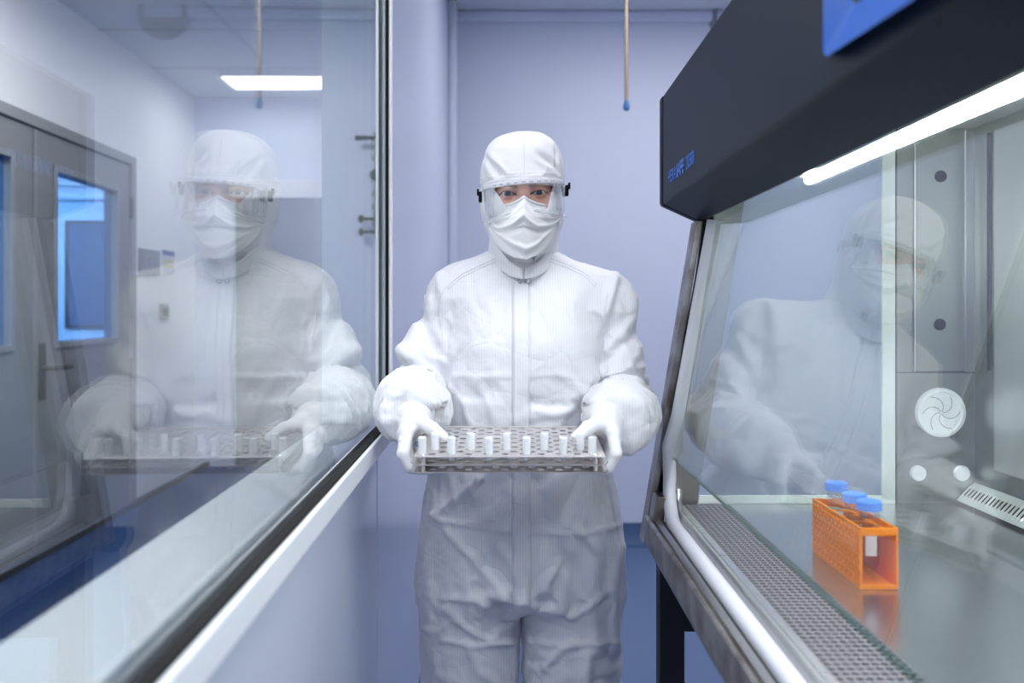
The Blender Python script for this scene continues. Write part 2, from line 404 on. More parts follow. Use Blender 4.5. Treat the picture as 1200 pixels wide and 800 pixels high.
for f_ in (0.30, 0.48):
    MB(WM).box(AU + 0.004, AU + 0.005, v0 + 0.01, v1 - 0.01, z0 + (z1 - z0) * f_, z0 + (z1 - z0) * f_ + 0.014).build('line_print', M['poster_yellow'], r_)
r_, v0, v1, z0, z1 = on_wall('light_switch', 190, 199, 356, 375, 0.012, M['plate'], 'small dark light switch low on the white wall beyond the window', 'light switch')
MB(WM).box(AU + 0.012, AU + 0.018, v0 + 0.012, v1 - 0.012, z0 + 0.02, z1 - 0.02).build('rocker', M['black_rubber'], r_, bevel=0.002)

# dark blue bench in the far room
M['bench_blue'] = pbr('dark_blue_top', (0.003, 0.014, 0.060), 0.6, spec=0.1)
BX = -1.03
bt = thing('bench', tuple(WM @ Vector((-0.7, 1.2, 0))), 'dark blue topped bench with black edge below the window beyond the glass', 'bench')
MB(WM).box(BX, BU - 0.01, -1.4, 3.15, 0.735, 0.760).build('bench_top', M['bench_blue'], bt, bevel=0.003)
MB(WM).box(BX - 0.018, BX, -1.4, 3.15, 0.72, 0.775).build('edge_strip', M['black'], bt, bevel=0.003)
for v in (-1.3, 0.9, 3.05):
    for u in (BX + 0.04, BU - 0.08):
        MB(WM).box(u - 0.02, u + 0.02, v - 0.02, v + 0.02, 0, 0.735).build('leg', M['black'], bt, bevel=0.003)

# valve manifold on the back wall, behind the person's head: the window mirrors it
vp = thing('valve_manifold', (0.065, BACK - 0.06, 1.72), 'metal valve manifold on the back wall behind the head, mirrored in the window edge', 'valve')
M['valve_dark'] = pbr('valve_dark_metal', (0.05, 0.055, 0.06), 0.4, 0.3); M['valve_steel'] = pbr('valve_metal', (0.34, 0.35, 0.36), 0.35, 0.6)
VX, VY = 0.080, BACK - 0.06
def vz(py): return CZ + (363 - py) / 1000 * 4.78
m = MB(); m.tube([(VX, VY, vz(278)), (VX, VY, vz(157))], 0.016, 14)
for a in (168, 185, 228, 243, 262): m.lathe((VX, VY, vz(a)), (0, 0, 1), [(0.016, -0.016), (0.028, -0.016), (0.028, 0.016), (0.016, 0.016)], 6)
for a in (180, 250): m.tube([(VX, VY, vz(a)), (VX, BACK + 0.004, vz(a))], 0.010, 10); m.lathe((VX, BACK + 0.002, vz(a)), (0, -1, 0), [(0.03, 0), (0.03, 0.008), (0.012, 0.012)], 16)
m.build('pipe', M['valve_steel'], vp, smooth='auto')
m = MB(); m.lathe((VX, VY, vz(161)), (0, 0, 1), [(0.02, -0.02), (0.034, 0), (0.02, 0.02)], 16); m.build('valve_body', M['valve_steel'], vp, smooth='auto')
m = MB(); m.tube([(VX, VY - 0.01, vz(163)), (VX + 0.07, VY - 0.014, vz(163)), (VX + 0.118, VY - 0.014, vz(163.5))], [0.010, 0.013, 0.014], 12); m.build('lever', M['valve_dark'], vp, smooth='auto', label='dark horizontal lever')
M['green'] = pbr('green_knob', (0.03, 0.09, 0.07), 0.4)
m = MB(); m.lathe((VX, VY - 0.02, vz(207)), (0.5, -1, 0), [(0.030, 0), (0.036, 0.012), (0.030, 0.03), (0.014, 0.045)], 18); m.build('regulator_knob', M['green'], vp, smooth='auto', label='dark green regulator knob')
for a in (257, 272):
    m = MB(); m.tube([(VX, VY, vz(a)), (VX + 0.10, VY, vz(a))], 0.009, 10)
    m.lathe((VX + 0.078, VY, vz(a)), (1, 0, 0), [(0.009, 0), (0.022, 0.004), (0.022, 0.018), (0.009, 0.026)], 16); m.build('tap', M['valve_dark'], vp, smooth='auto')

# hanging rod with blue tip
rod = thing('hanging_rod', (0.536, 4.0, 2.255), 'thin metal rod with blue tip hanging from the ceiling behind the person', 'rod')
M['brass'] = pbr('dull_metal', (0.26, 0.22, 0.17), 0.45, 0.6)
MB().tube([(0.536, 4.0, 2.30), (0.536, 4.0, 3.02)], 0.009, 10).build('rod', M['brass'], rod, smooth='auto')
M['tip_blue'] = pbr('tip_blue', (0.01, 0.10, 0.26), 0.4)
MB().lathe((0.536, 4.0, 2.262), (0, 0, 1), [(0.006, 0), (0.014, 0.006), (0.015, 0.025), (0.010, 0.042), (0.009, 0.05)], 16).build('tip', M['tip_blue'], rod, smooth='auto', label='dark blue tip')
MB().lathe((0.536, 4.0, 3.0), (0, 0, 1), [(0.03, 0.0), (0.034, 0.008), (0.034, 0.02)], 20).build('ceiling_collar', M['white'], rod, smooth='auto')
# round vent high on the back wall
vt = thing('round_vent', (1.26, BACK, 3.08), 'round grey duct collar high on the back wall above the dark hood', 'vent')
ring = []
for t, r in ((0.0, 0.135), (0.05, 0.13), (0.05, 0.11), (0.02, 0.10)): ring.append((r, t))
MB().lathe((1.262, BACK, 2.985), (0, -1, 0), [(0.148, 0), (0.148, 0.02), (0.125, 0.045), (0.11, 0.045), (0.10, 0.02), (0.0, 0.02)], 40).build('collar', M['plate'], vt, smooth='auto')

# --- ceiling lights (real fixtures)
M['lamp'] = emit('lamp_diffuser', (0.97, 0.965, 1.0), 12.5); M['lamp_key'] = emit('lamp_diffuser_bright', (0.97, 0.965, 1.0), 10.5); M['lamp_dim'] = emit('lamp_diffuser_soft', (0.97, 0.965, 1.0), 5.5)
M['lamp_far'] = emit('lamp_diffuser_far', (1.0, 0.98, 0.97), 12.0)
M['lamp_corr'] = emit('lamp_diffuser_corridor', (0.90, 0.95, 1.0), 30.0)
def ceiling_light(x, y, z, wx, wy, mat, lab, grp):
    r = thing('ceiling_light', (x, y, z), lab, 'ceiling light', grp)
    f = MB(); t = 0.03
    f.box(x - wx / 2 - t, x - wx / 2, y - wy / 2 - t, y + wy / 2 + t, z - 0.03, z); f.box(x + wx / 2, x + wx / 2 + t, y - wy / 2 - t, y + wy / 2 + t, z - 0.03, z)
    f.box(x - wx / 2, x + wx / 2, y - wy / 2 - t, y - wy / 2, z - 0.03, z); f.box(x - wx / 2, x + wx / 2, y + wy / 2, y + wy / 2 + t, z - 0.03, z)
    f.build('frame', M['white'], r, bevel=0.003)
    MB().box(x - wx / 2, x + wx / 2, y - wy / 2, y + wy / 2, z - 0.022, z - 0.006).build('diffuser', mat, r)
for (x, y, wx, wy, lm_) in ((0.45, -1.1, 1.2, 0.6, M['lamp_dim']), (0.40, 0.70, 1.2, 0.6, M['lamp_key']), (0.9, 3.4, 1.2, 0.6, M['lamp'])):
    ceiling_light(x, y, 3.02, wx, wy, lm_, 'bright panel light in the clean room ceiling', 'panel lights in the clean room ceiling')
ceiling_light(-1.12, 4.585, AC, 0.80, 0.26, M['lamp_far'], 'bright rectangular panel light in the tiled ceiling beyond the window', None)
for y in (2.4, 0.2):
    ceiling_light(-1.05, y, AC, 0.6, 1.1, M['lamp_far'], 'panel light overhead beyond the window, nearer than the one in view', 'nearer panel lights beyond the window')
for y in (4.8, 2.2):
    ceiling_light(-3.2, y, 2.6, 1.2, 0.6, M['lamp_corr'], 'panel light in the corridor ceiling behind the doors', 'corridor panel lights')
# ================================================================== safety cabinet on the right
Y0, Y1 = 0.40, 1.67
Z = lambda z: CZ + z
SX = lambda z: 0.302 + (z + 0.278) * 0.1763        # sash plane x at height z (relative to the camera height)
XB = 0.905; WZ = -0.378
hood = thing('safety_cabinet', (0.6, 1.0, 0), 'large laboratory safety cabinet with dark navy hood, sloped glass sash and steel worktop', 'safety cabinet')
# dark housing
hp = [(0.296, Z(0.207)), (0.296, Z(0.42)), (1.0, Z(0.42)), (1.0, Z(0.37)), (0.392, Z(0.37)), (0.386, Z(0.19)), (0.371, Z(0.172))]
hs = MB().prism_y(hp, Y0, Y1 + 0.002).build('housing', M['navy'], hood, bevel=0.003, label='dark navy front housing')
ep = [(0.294, Z(0.207)), (0.294, Z(0.421)), (1.0, Z(0.421)), (1.0, Z(0.372)), (0.40, Z(0.372)), (0.371, Z(0.172))]
MB().prism_y(ep, Y1 + 0.004, Y1 + 0.034).build('end_cap', M['navy'], hood, bevel=0.005)
MB().prism_y(ep, Y0 - 0.034, Y0 - 0.002).build('end_cap', M['navy'], hood, bevel=0.005)
M['logo_blue'] = pbr('logo_blue', (0.03, 0.13, 0.50), 0.4)
text('lettering', 'HERA', (0.2952, 1.612, Z(0.2375)), (PI / 2, 0, -PI / 2), 0.0330, M['logo_blue'], hs, extrude=0.0006, sx=0.92, label='light blue lettering HERASAFE 2030i')
text('lettering', 'SAFE', (0.2952, 1.530, Z(0.2375)), (PI / 2, 0, -PI / 2), 0.0330, M['logo_blue'], hs, extrude=0.0006, sx=0.92, bold=0.0012)
text('lettering', '2030i', (0.2952, 1.449, Z(0.2375)), (PI / 2, 0, -PI / 2), 0.0330, M['logo_blue'], hs, extrude=0.0006, sx=0.92)
# blue control bezel with dark display
def face_pt(px, py, x=0.290):
    y = x / ((px - 600) / 1000); return (y, Z((363 - py) / 1000 * y))
bz = MB()
out2 = [(0.772, Z(0.2330)), (0.764, Z(0.2265)), (0.60, Z(0.2178)), (0.46, Z(0.2170)), (0.445, Z(0.228)), (0.445, Z(0.39)), (0.764, Z(0.39)), (0.772, Z(0.38))]
out = [(0.803, Z(0.243)), (0.795, Z(0.2375)), (0.62, Z(0.2295)), (0.47, Z(0.229)), (0.455, Z(0.24)), (0.455, Z(0.40)), (0.795, Z(0.40)), (0.803, Z(0.39))]
inn = [(0.722, Z(0.262)), (0.718, Z(0.2575)), (0.64, Z(0.2555)), (0.505, Z(0.253)), (0.50, Z(0.257)), (0.50, Z(0.37)), (0.718, Z(0.37)), (0.722, Z(0.367))]
n_ = len(out)
vs = [(0.2955, y, z) for y, z in out] + [(0.2815, y, z) for y, z in out2] + [(0.289, y, z) for y, z in inn]
fs = [(i, (i + 1) % n_, (i + 1) % n_ + n_, i + n_) for i in range(n_)] + [(i + n_, (i + 1) % n_ + n_, (i + 1) % n_ + 2 * n_, i + 2 * n_) for i in range(n_)]
bz.add(vs, fs)
bzo = bz.build('control_bezel', M['blue_plastic'], hood, label='bright blue plastic control panel surround')
dp = MB(); dp.prism_x(inn, 0.2885, 0.2950); dp.build('display', M['black'], bzo, label='black display')
for k in range(4):
    MB().lathe((0.2885, 0.72 - 0.05 * k, Z(0.305)), (-1, 0, 0), [(0.012, 0), (0.012, 0.002), (0.010, 0.003), (0.0, 0.003)], 20).build('button', M['steel_dark'], bzo, smooth='auto')

# body shell: back wall, floor pan, chamber ceiling, near end wall
bw = MB(); bw.box(XB, XB + 0.05, Y0, Y1, Z(-0.40), Z(0.372))
for k, (a, b) in enumerate(((0.52, 1.0), (1.06, 1.58))):        # two pressed panels
    pass
bwo = bw.build('back_wall', M['steel'], hood, label='brushed steel back wall')
gv = MB(); gv.box(XB - 0.0035, XB, 1.612, 1.620, Z(-0.115), Z(0.335)); gv.build('seam', M['steel_dark'], bwo)
gv = MB()
for (a, b) in ((1.03, 1.60), (0.44, 0.99)):
    n = 15; vs = []; 
    for i in range(n + 1):
        for j in range(n + 1):
            s, t = i / n, j / n; e = min(s, 1 - s, t, 1 - t)
            bulge = 0.010 * min(1.0, e / 0.18) ** 1.5 * (1 - 0.5 * ((s - 0.5) ** 2 + (t - 0.5) ** 2)) + 0.0035 * math.sin(7 * s + 3 * t) * min(1, e / 0.2)
            vs.append((XB - 0.001 - bulge, a + (b - a) * s, Z(-0.30 + 0.635 * t)))
    gv.add(vs, [(i * (n + 1) + j, (i + 1) * (n + 1) + j, (i + 1) * (n + 1) + j + 1, i * (n + 1) + j + 1) for i in range(n) for j in range(n)])
M['steel_bright'] = pbr('bright_steel', (0.74, 0.75, 0.74), 0.38, 0.75, bump=0.03, bscale=30, stretch=(1, 1, 8), rough_var=0.08, nscale=8)
gv.build('pressed_panel', M['steel_bright'], bwo, smooth=True)
MB().box(0.40, XB, Y0, Y1, Z(0.355), Z(0.3695)).build('chamber_ceiling', M['steel_bright'], hood)
MB().box(0.40, XB, Y0 - 0.002, Y0 + 0.006, Z(WZ), Z(0.36)).build('near_end_wall', M['steel'], hood)
# far end wall with a window in it
ew = MB(); ya, yb = Y1, Y1 + 0.008
def q2(a, b, c, d): ew.prism_y([a, b, c, d], ya, yb)
wfx = lambda z: 0.361 + (z + 0.389) * 0.1566                    # slanted front edge of the window
q2((0.298, Z(-0.40)), (wfx(-0.40), Z(-0.40)), (wfx(0.36), Z(0.36)), (0.398, Z(0.36)))
q2((0.743, Z(-0.40)), (XB, Z(-0.40)), (XB, Z(0.36)), (0.743, Z(0.36)))
q2((wfx(-0.40), Z(-0.40)), (0.743, Z(-0.40)), (0.743, Z(-0.384)), (wfx(-0.384), Z(-0.384)))
M['end_steel'] = pbr('end_wall_steel', (0.31, 0.33, 0.32), 0.36, 0.88, bump=0.03, bscale=40, stretch=(1, 1, 20))
ewo = ew.build('end_wall', M['end_steel'], hood, bevel=0.001, label='steel end wall with glass side window')
sw = MB(); sw.prism_y([(wfx(-0.384), Z(-0.384)), (0.743, Z(-0.384)), (0.743, Z(0.36)), (wfx(0.36), Z(0.36))], ya + 0.001, yb - 0.001)
sw.build('side_window', M['clear_glass'], hood, label='clear side window of the cabinet')
M['seal_pale'] = pbr('pale_green_seal', (0.78, 0.84, 0.80), 0.35)
sf = MB(); sf.prism_y([(0.722, Z(-0.378)), (0.748, Z(-0.378)), (0.748, Z(0.355)), (0.722, Z(0.355))], ya - 0.006, ya)
sf.prism_y([(wfx(-0.378), Z(-0.378)), (0.722, Z(-0.378)), (0.722, Z(-0.362)), (wfx(-0.362), Z(-0.362))], ya - 0.006, ya)
sf.build('side_window_seal', M['seal_pale'], hood, bevel=0.0015)
sf = MB(); sf.prism_y([(0.7485, Z(-0.378)), (0.7505, Z(-0.378)), (0.7505, Z(0.355)), (0.7485, Z(0.355))], ya - 0.007, ya)
sf.build('seal_line', M['steel_dark'], hood)
# access cover, dots, port, knobs on the end wall
cv = MB()
X_ = lambda px: (px - 600) / 1000 * Y1
Zp = lambda py: Z((363 - py) / 1000 * Y1)
x0, x1, z0, z1 = X_(1071), X_(1130), Zp(435), Zp(153)
cv.box(x0, x1, ya - 0.0035, ya, z0, z1)
cvo = cv.build('access_cover', M['end_steel'], hood, bevel=0.001)
M['seam_bright'] = pbr('polished_edge', (0.9, 0.9, 0.9), 0.15, 1.0)
for a in (x0, x1):
    MB().box(a - 0.0012, a + 0.0012, ya - 0.005, ya - 0.0035, z0, z1).build('edge', M['seam_bright'], cvo)
MB().box(x0, x1, ya - 0.0045, ya - 0.0035, z0 - 0.001, z0 + 0.001).build('edge', M['steel_dark'], cvo)
for px, py in ((1101, 207), (1100, 380)):
    MB().lathe((X_(px), ya - 0.0035, Zp(py)), (0, -1, 0), [(0.0112, 0), (0.0112, 0.003), (0.009, 0.0045), (0, 0.0045)], 28).build('plug', M['black_rubber'], cvo, smooth='auto', label='round black plug')
M['port'] = pbr('white_silicone', (0.90, 0.93, 0.92), 0.4)
px, py, R = X_(1101), Zp(483), 0.0485
po = MB().lathe((px, ya, py), (0, -1, 0), [(R, 0), (R, 0.006), (R * 0.96, 0.010), (R * 0.84, 0.011), (R * 0.80, 0.007), (0.0, 0.007)], 48).build('iris_port', M['port'], hood, smooth='auto', label='round white iris port')
for k in range(6):
    pts = []
    for i in range(10):
        t = i / 9; a = 2 * PI * k / 6 + 1.1 * t ** 1.3; rr = R * 0.06 + R * 0.70 * t
        pts.append((px + rr * math.cos(a), ya - 0.0072, py + rr * math.sin(a)))
    MB().tube(pts, 0.0007, 6).build('iris_blade_edge', M['plate'], po)
for qx, qy in ((1075, 554), (1126, 554)):
    MB().lathe((X_(qx), ya, Zp(qy)), (0, -1, 0), [(0.015, 0), (0.0155, 0.004), (0.014, 0.008), (0.008, 0.009), (0, 0.008)], 30).build('port_plug', M['port'], hood, smooth='auto', label='small round white plug')
# ledge seam line across the lower end wall
MB().box(0.75, XB, ya - 0.0015, ya, Zp(437), Zp(435.6)).build('seam', M['steel_dark'], ewo)

# worktop
wt = MB(); wt.box(0.423, XB, Y0, Y1, Z(WZ - 0.012), Z(WZ)); wt.build('worktop', M['steel_top'], hood, label='brushed steel worktop with soft reflections')
# front air grille
gm = MB(); nY = 103; cw, ch = 0.0102, 0.0122
plate_with_holes(gm, (0.331, Y0 + 0.004, Z(WZ)), (1, 0, 0), (0, 1, 0), 9, nY, cw, ch, slot(0.0090, 0.0078, 12))
M['grille_steel'] = pbr('matt_grille_steel', (0.24, 0.24, 0.26), 0.55, 0.6, spec=0.2)
gm.build('air_grille', M['grille_steel'], hood, solid=0.0015, label='perforated steel air grille')
MB().box(0.331, 0.423, Y0, Y1, Z(-0.46), Z(-0.45)).build('grille_pan', M['black'], hood)
# rear slotted strip
rs = MB(); a = Vector((XB - 0.002, Y0, Z(-0.336))); b = Vector((XB - 0.036, Y0, Z(-0.372))); d = (b - a)
L = d.length; e2 = d.normalized()
plate_with_holes(rs, a + e2 * 0.010, (0, 1, 0), e2, 103, 1, 0.0123, L - 0.020, slot(0.0062, L - 0.030, 14), margin=0.0)
rs.add([a, a + Vector((0, 103 * 0.0123, 0)), a + e2 * 0.010 + Vector((0, 103 * 0.0123, 0)), a + e2 * 0.010], [(0, 1, 2, 3)])
rs.add([b, b + Vector((0, 103 * 0.0123, 0)), b - e2 * 0.010 + Vector((0, 103 * 0.0123, 0)), b - e2 * 0.010], [(0, 1, 2, 3)])
rs.build('rear_slot_strip', M['steel_bright'], hood, solid=0.0012, label='slotted steel strip along the back')
MB().box(XB - 0.0015, XB, Y0, Y1, Z(-0.376), Z(-0.336)).build('slot_shade_sheet', M['black'], hood)  # solid black sheet standing in for the shade behind the rear slots

# front sill: rail, channel, lip
def rail(name, pts, mat, lab=None, y1=Y1 - 0.02):
    return MB().prism_y([(x, Z(z)) for x, z in pts], Y0 - 0.03, y1).build(name, mat, hood, bevel=0.0012, label=lab)
rail('front_rail', [(0.256, -0.442), (0.256, -0.398), (0.262, -0.395), (0.268, -0.400), (0.282, -0.405), (0.331, -0.43), (0.331, -0.46), (0.262, -0.46)], M['steel_dirty'], 'worn steel front rail')
rail('channel_strip', [(0.2685, -0.396), (0.277, -0.392), (0.280, -0.402), (0.269, -0.403)], M['steel'])
rail('channel_gap', [(0.277, -0.3935), (0.284, -0.3935), (0.284, -0.406), (0.277, -0.405)], M['black'])
rail('sill_lip', [(0.303, -0.398), (0.309, -0.385), (0.3155, -0.3815), (0.321, -0.3775), (0.332, -0.3775), (0.332, -0.42), (0.303, -0.42)], M['steel'], 'rolled steel sill lip')
# white gasket that follows the opening
M['gasket_white'] = pbr('white_gasket', (0.54, 0.55, 0.60), 0.4)
gp = [(0.2945, Y0 - 0.02, Z(-0.392))]
gp += [(0.2945, 1.545, Z(-0.392))]
for k in range(1, 9):
    t = k / 8 * PI / 2; gp.append((0.2945 + 0.005 * k / 8, 1.545 + 0.075 * math.sin(t), Z(-0.392 + 0.075 * (1 - math.cos(t)))))
gp += [(0.2975, 1.622, Z(-0.26)), (SX(-0.2) + 0.0, 1.624, Z(-0.2)), (SX(0.17) + 0.004, 1.63, Z(0.17))]
MB().tube(gp, 0.0125, 18).build('white_gasket', M['gasket_white'], hood, smooth='auto', label='thick white rubber gasket')
MB().prism_y([(SX(-0.40) - 0.008, Z(-0.40)), (SX(-0.40) + 0.006, Z(-0.40)), (SX(0.18) + 0.006, Z(0.18)), (SX(0.18) - 0.004, Z(0.18))], 1.640, 1.668).build('sash_channel', M['black_rubber'], hood, label='black sash guide channel')
# steel post outside the sash
MB().prism_y([(0.2535, Z(-0.452)), (0.2795, Z(-0.452)), (0.2825, Z(-0.38)), (0.369, Z(0.173)), (0.357, Z(0.173))], 1.650, 1.700).build('side_post', M['steel_dirty'], hood, bevel=0.0015, label='sloped steel side post')
MB().prism_y([(0.262, Z(-0.41)), (0.284, Z(-0.41)), (0.290, Z(-0.35)), (0.272, Z(-0.35))], 1.60, 1.65).build('corner_bracket', M['steel_dirty'], hood, bevel=0.002, label='grimy corner bracket')
# inner corner roll beside the gasket
MB().tube([(0.318, Y0, Z(-0.387)), (0.318, 1.60, Z(-0.387)), (0.319, 1.63, Z(-0.384)), (0.321, 1.652, Z(-0.37)), (0.323, 1.66, Z(-0.35))], 0.0085, 14).build('corner_roll', M['steel'], hood, smooth='auto')
# sliding glass sash
zb, zt = -0.2785, 0.30
MB().prism_y([(SX(zb), Z(zb)), (SX(zb) + 0.0045, Z(zb)), (SX(zt) + 0.0045, Z(zt)), (SX(zt), Z(zt))], Y0, 1.652).build('sash', M['sash_glass'], hood, label='sloped clear glass sash')
M['glass_edge'] = pbr('green_glass_edge', (0.035, 0.085, 0.065), 0.3)
MB().prism_y([(SX(zb), Z(zb - 0.0008)), (SX(zb) + 0.0045, Z(zb - 0.0008)), (SX(zb) + 0.0045, Z(zb)), (SX(zb), Z(zb))], Y0, 1.652).build('sash_edge', M['glass_edge'], hood)
# fluorescent tube
M['tube_light'] = emit('tube_light', (0.92, 0.96, 1.0), 120.0)
lm = MB().tube([(0.442, 0.45, Z(0.1945)), (0.442, 1.27, Z(0.1945))], 0.0075, 16).build('fluorescent_tube', M['tube_light'], hood, label='glowing fluorescent tube')
for y in (0.440, 1.28):
    MB().box(0.432, 0.452, y - 0.012, y + 0.012, Z(0.200), Z(0.36)).build('lamp_holder', M['white'], hood, bevel=0.002)
# stand
MB().box(0.30, 0.98, Y0, Y1, Z(-0.475), Z(-0.40)).build('floor_pan', M['steel_dark'], hood)
for y in (Y1 - 0.05, Y0 + 0.02):
    for x in (0.281, 0.93):
        MB().box(x, x + 0.047, y, y + 0.045, 0.012, Z(-0.46)).build('leg', M['black'], hood, bevel=0.002)
        MB().lathe((x + 0.023, y + 0.022, 0.0), (0, 0, 1), [(0.02, 0), (0.02, 0.006), (0.01, 0.012)], 16).build('levelling_foot', M['steel'], hood, smooth='auto')
    MB().box(0.328, 0.93, y + 0.002, y + 0.043, Z(-0.612), Z(-0.475)).build('cross_rail', M['black'], hood, bevel=0.002)
MB().box(0.935, 0.972, Y0 + 0.065, Y1 - 0.05, Z(-0.60), Z(-0.48)).build('cross_rail', M['black'], hood, bevel=0.002)

# ------------------------------------------------------------------ orange rack with three tubes
M['orange'] = pbr('orange_plastic', (1.0, 0.29, 0.0), 0.4, spec=0.15)
_nt = M['orange'].node_tree; _o = [n for n in _nt.nodes if n.type == 'OUTPUT_MATERIAL'][0]; _b = [n for n in _nt.nodes if n.type == 'BSDF_PRINCIPLED'][0]
_t = N(_nt, 'ShaderNodeBsdfTranslucent'); _t.inputs[0].default_value = (1.0, 0.34, 0.0, 1); _m = N(_nt, 'ShaderNodeMixShader'); _m.inputs[0].default_value = 0.15
_nt.links.new(_b.outputs[0], _m.inputs[1]); _nt.links.new(_t.outputs[0], _m.inputs[2]); _nt.links.new(_m.outputs[0], _o.inputs[0])
RX0, RX1, RY0, RY1 = 0.470, 0.522, 1.152, 1.335
RZ0 = Z(WZ) + 0.0005; RH = 0.083
rack = thing('tube_rack', ((RX0 + RX1) / 2, (RY0 + RY1) / 2, RZ0), 'bright orange plastic rack holding three capped tubes on the steel worktop', 'tube rack')
t = 0.0032
sd = MB(); nc, nr = 12, 5
sd.box(RX0, RX0 + t, RY0, RY1, RZ0, RZ0 + RH)
for i in range(nc):
    for j in range(nr):
        cy_, cz_ = RY0 + (i + 0.5) * (RY1 - RY0) / nc, RZ0 + 0.004 + (j + 0.5) * (RH - 0.008) / nr
        sd.lathe((RX0 + 0.0008, cy_, cz_), (-1, 0, 0), [(0.0062, 0), (0.0062, 0.0018), (0.0048, 0.0022), (0.0044, 0.0012), (0.0, 0.0012)], 16)
sd.build('side_wall', M['orange'], rack, smooth='auto', label='orange side wall with raised rings')
MB().box(RX1 - t, RX1, RY0, RY1, RZ0, RZ0 + RH).build('side_wall', M['orange'], rack, bevel=0.0006)
for y in (RY0, RY1 - 0.004):
    MB().box(RX0 + t, RX1 - t, y, y + 0.004, RZ0 + RH - 0.010, RZ0 + RH).build('end_bar', M['orange'], rack, bevel=0.0006)
    MB().box(RX0 + t, RX1 - t, y, y + 0.004, RZ0, RZ0 + 0.006).build('end_bar', M['orange'], rack, bevel=0.0006)
MB().box(RX0 + t, RX1 - t, RY0 + 0.004, RY1 - 0.004, RZ0, RZ0 + 0.003).build('base_plate', M['orange'], rack)
tops = [1.180, 1.2135, 1.247, 1.2805, 1.314]
tp = MB(); cwid = (RY1 - RY0 - 0.008) / 5
hole = [(0.0158 * math.cos(2 * PI * (k + .5) / 24), 0.0158 * math.sin(2 * PI * (k + .5) / 24)) for k in range(24)]
plate_with_holes(tp, (RX0 + t, RY0 + 0.004, RZ0 + RH - 0.009), (1, 0, 0), (0, 1, 0), 1, 5, RX1 - RX0 - 2 * t, cwid, hole)
tp.build('top_plate', M['orange'], rack, solid=0.003, label='orange top plate with round holes')
mp_ = MB(); plate_with_holes(mp_, (RX0 + t, RY0 + 0.004, RZ0 + RH * 0.5), (1, 0, 0), (0, 1, 0), 1, 5, RX1 - RX0 - 2 * t, cwid, hole)

M['tube_plastic'] = arch_glass('clear_tube_plastic', (0.86, 0.90, 0.93), 0.05, 0.08)
M['cap_blue'] = pbr('blue_cap', (0.01, 0.20, 0.78), 0.35)
M['label_white'] = pbr('white_label', (0.85, 0.87, 0.92), 0.5)
M['print_navy'] = pbr('printed_ink', (0.01, 0.02, 0.12), 0.5)
M['liquid'] = arch_glass('pale_liquid', (0.90, 0.93, 0.95), 0.02, 0.05)
def falcon(x, y, top, lab):
    """top = height of the cap's top above the worktop"""
    zt_ = RZ0 + top; r = 0.0140
    root = thing('centrifuge_tube', (x, y, RZ0), lab, 'centrifuge tube', 'capped tubes in the orange rack')
    zb_ = zt_ - 0.104
    MB().lathe((x, y, zb_), (0, 0, 1), [(0.002, 0.0), (0.004, 0.001), (r - 0.001, 0.016), (r, 0.018), (r, 0.094)], 28).build('tube_wall', M['tube_plastic'], root, smooth='auto')
    prof = [(0.0165, 0.0)]; 
    cm = MB().lathe((x, y, zt_ - 0.0135), (0, 0, 1), [(0.0155, 0.0), (0.0163, 0.0006), (0.0163, 0.0120), (0.0150, 0.0133), (0.0, 0.0135)], 36)
    for k in range(36):
        a = 2 * PI * k / 36; c_, s_ = math.cos(a), math.sin(a)
        cm.tube([(x + 0.0162 * c_, y + 0.0162 * s_, zt_ - 0.0125), (x + 0.0162 * c_, y + 0.0162 * s_, zt_ - 0.0025)], 0.0006, 5)
    cm.build('cap', M['cap_blue'], root, smooth='auto', label='ribbed blue screw cap')
    # white write-on area, wrapped round the tube wall, facing the opening
    lb = MB(); n = 10; a0 = -PI / 2 - 0.15; vs = []
    for i in range(n + 1):
        a = a0 - 0.55 + 1.1 * i / n
        for z in (zb_ + 0.030, zb_ + 0.062): vs.append((x + (r + 0.0003) * math.cos(a), y + (r + 0.0003) * math.sin(a), z))
    lb.add(vs, [(2 * i, 2 * i + 2, 2 * i + 3, 2 * i + 1) for i in range(n)]); lb.build('label_patch', M['label_white'], root, smooth=True)
    gr = MB()
    for k in range(9):
        z = zb_ + 0.022 + 0.007 * k; vs = []
        for i in range(4):
            a = a0 - 0.9 + 0.22 * i / 3
            for zz in (z, z + 0.0007): vs.append((x + (r + 0.0003) * math.cos(a), y + (r + 0.0003) * math.sin(a), zz))
        gr.add(vs, [(2 * i, 2 * i + 2, 2 * i + 3, 2 * i + 1) for i in range(3)])
    gr.build('graduation_print', M['print_navy'], root)
    # FALCON printed round the shoulder: bend flat text round the wall
    cu = bpy.data.curves.new('tmp', 'FONT'); cu.body = 'FALCON'; cu.size = 0.0072; cu.align_x = 'CENTER'; cu.extrude = 0.0; cu.offset = 0.0002
    to = bpy.data.objects.new('tmp', cu); COL.objects.link(to); dg = bpy.context.evaluated_depsgraph_get()
    me = bpy.data.meshes.new_from_object(to.evaluated_get(dg)); bpy.data.objects.remove(to)
    tx = MB(); vs = []
    for v in me.vertices:
        a = -PI / 2 - 0.35 + v.co.x / r; vs.append((x + (r + 0.0004) * math.cos(a), y + (r + 0.0004) * math.sin(a), zt_ - 0.0225 + v.co.y))
    tx.add(vs, [tuple(p.vertices) for p in me.polygons]); tx.build('print', M['print_navy'], root, label='FALCON printed in dark blue')
xc = (RX0 + RX1) / 2
falcon(xc, 1.305, 0.1150, 'blue capped clear tube standing alone at the far end of the orange rack')
falcon(xc, 1.2135 + 0.022, 0.1130, 'blue capped clear tube in the middle, partly behind the nearest one')
falcon(xc, 1.186, 0.1135, 'nearest blue capped clear tube at the open end of the orange rack')
